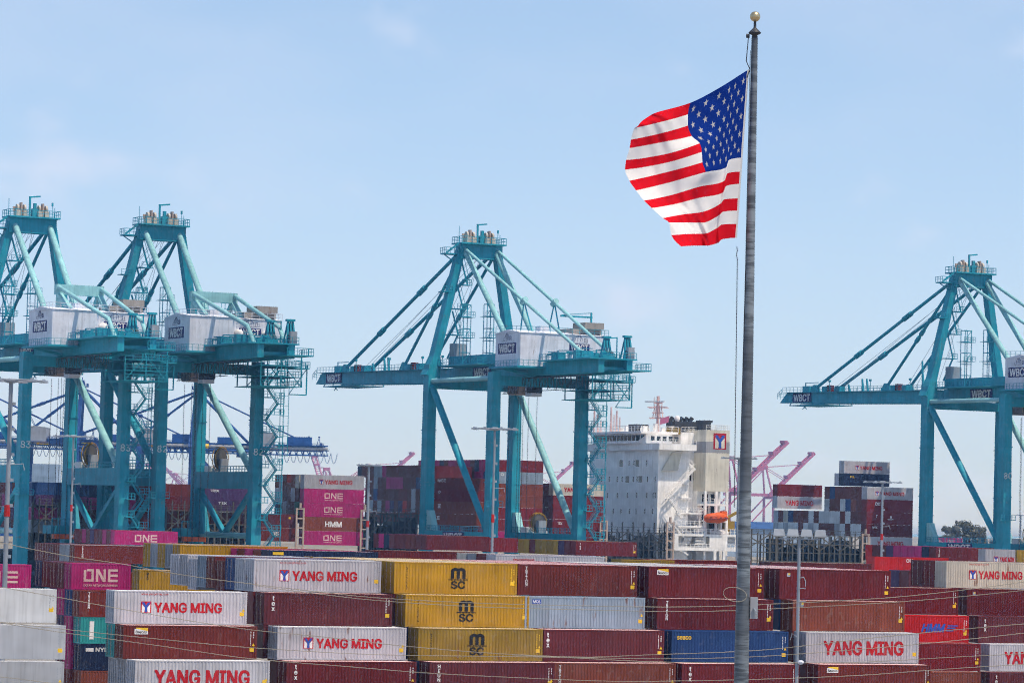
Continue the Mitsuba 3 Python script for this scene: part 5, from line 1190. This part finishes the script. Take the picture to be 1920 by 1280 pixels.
# ------------------------------------------------------------------ flagpole and flag
DF = 81.0
pt, pb = W(1415, 72, d=DF), W(1389, 1280, d=DF)
k = numbered('flagpole'); tag(k, 'weathered grey metal flagpole with a gold ball on top', 'flagpole')
fx, fz = pt[0], pt[2]
to = frame_at((fx, DF, 0), 0)
zz = np.linspace(3.0, fz, 24); rr = np.interp(zz, [pb[2], fz], [.172, .075])
put('pole', MB().tube(np.stack([0 * zz, 0 * zz, zz], 1), rr, 24), k, bsdf='pole_metal', to=to)
m = MB().lathe([(.05, fz), (.075, fz + .02), (.06, fz + .07), (.13, fz + .10), (.15, fz + .13), (.08, fz + .20), (.035, fz + .24), (.028, fz + .40), (.02, fz + .41)], (0, 0, 0), 18)
m.tube([(-.12, 0, fz + .05), (-.2, 0, fz + .05)], .05, 10)
put('truck', m, k, col='steel', to=to)
g = np.linspace(0, math.pi, 17)
put('ball', MB().lathe([(max(.002, .122 * math.sin(a)), fz + .51 - .122 * math.cos(a)) for a in g], (0, 0, 0), 24), k, bsdf='gilt', to=to)
hb = W(1381, 470, d=DF)[2]; t = np.linspace(0, 1, 12)
put('halyard', MB().tube([(-.15, -.05, fz + .02), (-.19, -.05, fz - .55), (-.10, -.05, fz - .75), (-.17, -.05, fz - .95)], .012, 5).tube([(-.10 - .02 * a, -.06, fz - .3 - 13.5 * a) for a in t], .008, 5).tube([(-.32, -.02, hb + .1), (-.30, -.02, hb), (-.325, -.02, hb - .08), (-.30, -.03, hb - .2), (-.25, -.03, hb - 6)], .010, 5), k, col='steel', to=to)
cz = W(1404, 1137, d=DF)[2]
put('cleat_box', MB().box(.17, .345, -.10, .12, cz - .27, cz + .23), k, col='mid_grey', to=to, smooth=False)
put('cleat_hook', MB().tube([(.24, -.13, cz - .02), (.30, -.15, cz - .1), (.26, -.15, cz - .13), (.33, -.15, cz - .16)], .02, 6), k, col='galv', to=to)
c0 = W(1386, 1114, d=DF - .3)
put('rope_loop', MB().tube([(c0[0] - fx - .09 + .27 * math.cos(a), -.25 + .1 * math.sin(a * .5), c0[2] + .165 * math.sin(a) - .10 * math.cos(a) * .3) for a in np.linspace(0, 2 * math.pi, 30)], .008, 5), k, col='cable', to=to)

HO = [(1404.5 - 22.5 * i / 13, y) for i, y in enumerate([130, 153.7, 177.4, 201.1, 224.8, 248.6, 272.3, 296, 322, 345, 372, 395, 420, 446])]
F1 = [(1376, 148), (1374, 171), (1373, 195), (1371.5, 219), (1370, 241), (1368.5, 264), (1367.5, 287), (1367, 300), (1364, 325), (1361.5, 349), (1358, 374), (1356, 397), (1354, 421), (1353, 449)]
F2 = [(1370, 152), (1368, 175), (1367, 199), (1366, 223), (1364.5, 245), (1363.5, 267), (1362.5, 290), (1361.5, 314), (1358.5, 339), (1355.5, 361), (1352, 381), (1349, 403), (1345.5, 427), (1347, 455)]
F4 = [(1294.5, 193), (1290, 214.5), (1290, 235.5), (1297, 255), (1312, 269), (1316, 285), (1317, 304.6), (1322.6, 323), (1312, 350), (1311, 371), (1314, 398), (1317, 417.5), (1321, 438), (1324, 460.5)]
F5 = [(1222, 215), (1239, 229), (1240, 250), (1240, 267), (1244, 290), (1246, 306), (1250, 323), (1252, 343), (1258, 366), (1264, 383), (1282, 402), (1285, 417), (1297, 438.5), (1305, 460.5)]
F6 = [(1197, 237.5), (1190, 240), (1183, 262), (1180.5, 278), (1174, 300), (1172, 318), (1180, 339), (1192.5, 357), (1207.5, 376), (1222, 390), (1243, 409), (1254, 417), (1259, 441), (1277, 462)]
from scipy.interpolate import PchipInterpolator
uk = np.array([0, .12, .16, .40, .68, 1.0]); ctl = np.array([HO, F1, F2, F4, F5, F6], float)
nu, nv = 90, 66
us, vv = np.linspace(0, 1, nu), np.linspace(0, 13, nv)
tmp = PchipInterpolator(np.arange(14), ctl, axis=1)(vv)                      # (6, nv, 2)
pxy = PchipInterpolator(uk, tmp, axis=0)(us)                                # (nu, nv, 2)
U_, V_ = np.meshgrid(us, vv / 13, indexing='ij')
dep = -3.6 * U_ ** .9 + .20 * np.sin(U_ * 8.5 + V_ * 3.2 - .5) * np.minimum(1, U_ * 3) + .085 * np.sin(U_ * 19 - V_ * 6.5 + 1.2 * np.sin(V_ * 5)) * np.minimum(1, U_ * 3) - .30 * np.exp(-((U_ - .14) / .035) ** 2) * np.clip(V_ * 2 - .5, 0, 1) + .10 * np.exp(-((U_ - .44 - .05 * V_) / .06) ** 2) + .022 * np.sin(U_ * 46 + V_ * 21 + 3 * np.sin(V_ * 7)) * np.minimum(1, U_ * 4)
vz = np.zeros((nu, nv, 3))
for i in range(nu):
    for j in range(nv): vz[i, j] = W(pxy[i, j, 0], pxy[i, j, 1], d=DF + dep[i, j])
idx = np.arange(nu * nv).reshape(nu, nv)
ff = np.stack([idx[:-1, :-1], idx[1:, :-1], idx[1:, 1:], idx[:-1, 1:]], -1).reshape(-1, 4); ff = np.vstack([ff[:, [0, 1, 2]], ff[:, [0, 2, 3]]])


def flag_fn(p, n, uv):
    u, v = uv.x, uv.y * 13.0
    red = dr.abs(dr.floor(v) - 2 * dr.floor(v * 0.5)) < 0.5
    col = dr.select(red, mi.Color3f(.68, .010, .022), mi.Color3f(.82, .81, .82))
    # fifty stars: eleven half columns, nine half rows
    a, b = u / 0.4 * 12.0, v / 7.0 * 10.0
    def star(off):
        ca = dr.floor((a + off) * 0.5) * 2 + 1 - off; cb = dr.floor((b + off) * 0.5) * 2 + 1 - off
        x, y = (a - ca) * 0.4 * 1.9 / 12.0, (b - cb) * 7.0 / 130.0
        ok = (ca > 0.5) & (ca < 11.5) & (cb > 0.5) & (cb < 9.5)
        r = dr.sqrt(x * x + y * y); t = dr.atan2(x, -y)
        k = t * (5 / (2 * math.pi)); k = dr.abs(k - dr.floor(k + 0.5)) * (2 * math.pi / 5)
        # edge from the tip (R at angle 0) to the notch (0.382 R at 36 degrees)
        R_ = 0.026; x1, y1, x2, y2 = R_, 0.0, 0.382 * R_ * math.cos(math.pi / 5), 0.382 * R_ * math.sin(math.pi / 5)
        qx, qy = r * dr.cos(k), r * dr.sin(k)
        return ok & ((x2 - x1) * (qy - y1) - (y2 - y1) * (qx - x1) > 0)
    s = star(0.0) | star(1.0)
    canton = (u < 0.4) & (v < 7.0)
    col = dr.select(canton, dr.select(s, mi.Color3f(.46, .46, .48), mi.Color3f(.008, .035, .25)), col)
    return dr.select(u < 0.012, mi.Color3f(.7, .7, .72), col)


scene['flag_cloth'] = {'type': 'principledthin', 'base_color': mikit.proc(flag_fn), 'roughness': 0.7, 'eta': 1.2, 'diff_trans': 0.6}
scene[numbered('flag')] = shape((vz.reshape(-1, 3), ff), bsdf='flag_cloth', uv=np.stack([U_, V_], -1).reshape(-1, 2))
tag('flag', 'red and white striped flag with a starred blue corner flying from the pole', 'flag')

# ------------------------------------------------------------------ power cables across the foreground
WIRES = [
    ([(-10, 1014), (75, 1032), (140, 1044), (225, 1056), (300, 1070), (375, 1082), (480, 1095), (600, 1109), (720, 1121), (960, 1132), (1207, 1137), (1375, 1135), (1440, 1132), (1665, 1120), (1840, 1101), (1930, 1088)], 'pale cable highest at the left edge, crossing before the topmost white container'),
    ([(-10, 1098), (87, 1115), (195, 1135), (350, 1162), (480, 1181), (605, 1193), (755, 1210), (960, 1226), (1085, 1231), (1210, 1227), (1375, 1221), (1440, 1217), (1665, 1192), (1930, 1168)], 'pale cable crossing before the lowest yellow container and the dark blue one'),
    ([(480, 1097), (600, 1113), (720, 1126), (960, 1139), (1207, 1145), (1375, 1144), (1440, 1141), (1665, 1129), (1930, 1105)], 'pale cable just under the highest one, right half of the picture'),
    ([(-10, 1164), (140, 1181), (325, 1200), (480, 1214), (730, 1227), (960, 1230), (1085, 1232), (1235, 1234), (1375, 1232), (1440, 1229), (1665, 1212), (1930, 1185)], 'pale cable running close above the lowest row of containers, second of the lower three'),
    ([(-10, 1165), (125, 1186), (300, 1210), (480, 1235), (655, 1249), (805, 1261), (960, 1269), (1135, 1276), (1310, 1275), (1440, 1272), (1615, 1265), (1765, 1254), (1930, 1244)], 'lowest long pale cable near the lower picture edge'),
    ([(960, 1227), (1085, 1233), (1235, 1240), (1375, 1242), (1440, 1242), (1590, 1241), (1790, 1231), (1930, 1224)], 'pale cable parting from the others left of the flagpole, lowest before the large red lettering'),
    ([(-10, 1267), (60, 1275), (120, 1284)], 'short piece of pale cable in the lower left corner'),
]
for i, (pts, lab) in enumerate(WIRES):
    P = np.array([W(x, y, d=118 + i * 1.5) for x, y in pts]); tt = np.linspace(0, len(P) - 1, 60)
    c = PchipInterpolator(np.arange(len(P)), P)(tt)
    k = put('power_cable', MB().tube(c, .0125, 6), col='cable'); tag(k, lab, 'cable')

# ------------------------------------------------------------------ trees and small things far right
def tree(px, py, d, h, w, label, seed):
    p = W(px, py, d=d); k = numbered('tree'); tag(k, label, 'tree', None); r3 = np.random.default_rng(seed); base = np.array([p[0], d, 1.0]); H_ = p[2] - 1.0
    m = MB().tube([(0, 0, 0), (.3, 0, H_ * .45), (.1, .2, H_ * .8)], [.8, .5, .15], 8)
    for i in range(6): a = i * 1.05; m.tube([(.2, 0, H_ * (.35 + .06 * i)), (w * .35 * math.cos(a), w * .35 * math.sin(a), H_ * (.55 + .06 * i))], [.3, .08], 6)
    put('trunk', m, k, col='brown', to=frame_at(base, 0))
    n = 26; ctr = np.stack([r3.normal(0, w * .26, n), r3.normal(0, w * .26, n), H_ * (.42 + .5 * r3.random(n) ** .8)], 1)
    ctr[:, :2] *= (1.25 - .8 * np.abs(ctr[:, 2:] / H_ - .6) / .4).clip(.25, 1.2); rad = r3.uniform(.10, .2, n) * w
    V, F_ = [], []
    for c_, r_ in zip(ctr, rad):
        for _ in range(110):
            o = r3.normal(size=3); o /= np.linalg.norm(o); q0 = c_ + o * r_ * r3.uniform(.55, 1.05); a = r3.normal(size=3); a /= np.linalg.norm(a); b = np.cross(a, o); s_ = r3.uniform(.35, .8)
            i = len(V); V += [q0 - a * s_, q0 + b * s_ * .6, q0 + a * s_, q0 - b * s_ * .6]; F_ += [[i, i + 1, i + 2], [i, i + 2, i + 3]]
    put('crown', (np.array(V), np.array(F_)), k, bsdf='leaf', smooth=False, to=frame_at(base, 0))
tree(1790, 982, 1500, 12, 9, 'smaller reddish-green tree beyond the right crane legs', 1)
tree(1817, 974, 1520, 14, 13, 'larger reddish-green tree beyond the right crane legs', 2)
tree(1838, 985, 1530, 12, 10, 'third tree close behind the brace foot of the right crane', 3)
tree(1778, 1000, 1480, 8, 6, 'small dark tree left of the smaller reddish-green one', 4)
for i in range(9):
    tree(1747 + i * 3.6, 1001 + (i * 7 % 3), 1400, 5, 2.2, f'tiny dark tree {ORD[i]} from the left in the line above the far pink container', 20 + i)
p = W(1740, 1007, d=1060); kk = container(float(p @ Q), float(p @ B), p[2], 'pink', 'far pink container with pale lettering seen between the legs of the right crane', H=2.9, det=0, marks=[('one', 1.2, .8, 1.4, 8.0)])
# far ship and sheds between the legs of the left cranes
p = W(60, 880, d=1150); k = numbered('far_ship'); tag(k, 'far pale ship superstructure seen between the legs of the left crane', 'ship'); to = frame_at((p[0], 1150, 0), 0)
m = MB().box(-2, 12, 0, 14, -3, p[2] - 4).box(0, 8, 0, 12, p[2] - 4, p[2] + 2).box(-5, 20, -2, 16, -3, p[2] - 12); put('superstructure', m, k, col='pale_blue', to=to, smooth=False)
m = MB()
for z in (p[2] - 10, p[2] - 7, p[2] - 5): m.box(-1.5, 11, -.06, 0, z, z + .7)
put('window_band', m, k, col='steel', to=to, smooth=False)
p = W(62, 925, d=1100); k = numbered('far_warehouse'); tag(k, 'long low blue-roofed shed on the far shore behind the flagpole', 'warehouse')
p = W(1390, 977, d=1900); to = frame_at((p[0], 1900, 0), 8)
put('wall', MB().box(-30, 60, 0, 60, 1, p[2] - 4), k, col='pale_blue', to=to, smooth=False)
put('roof', MB().prism([(-1, 0), (30, 4), (61, 0)], (-32, 0, p[2] - 3.99), (0, 1, 0), (0, 0, 1), (1, 0, 0), 94), k, col='blue', to=to, smooth=False)

# ------------------------------------------------------------------ haze
scene['haze'] = {'type': 'cube', 'to_world': T().translate((Q * 2000 + B * 4500 + np.array([0, 0, 41.5])).tolist()).rotate([0, 0, 1], YAW).scale([7010, 7510, 47.0]),
                 'bsdf': {'type': 'null'}, 'interior': {'type': 'ref', 'id': 'air'}}
tag('haze', 'thin sea haze over the whole port', kind='stuff')
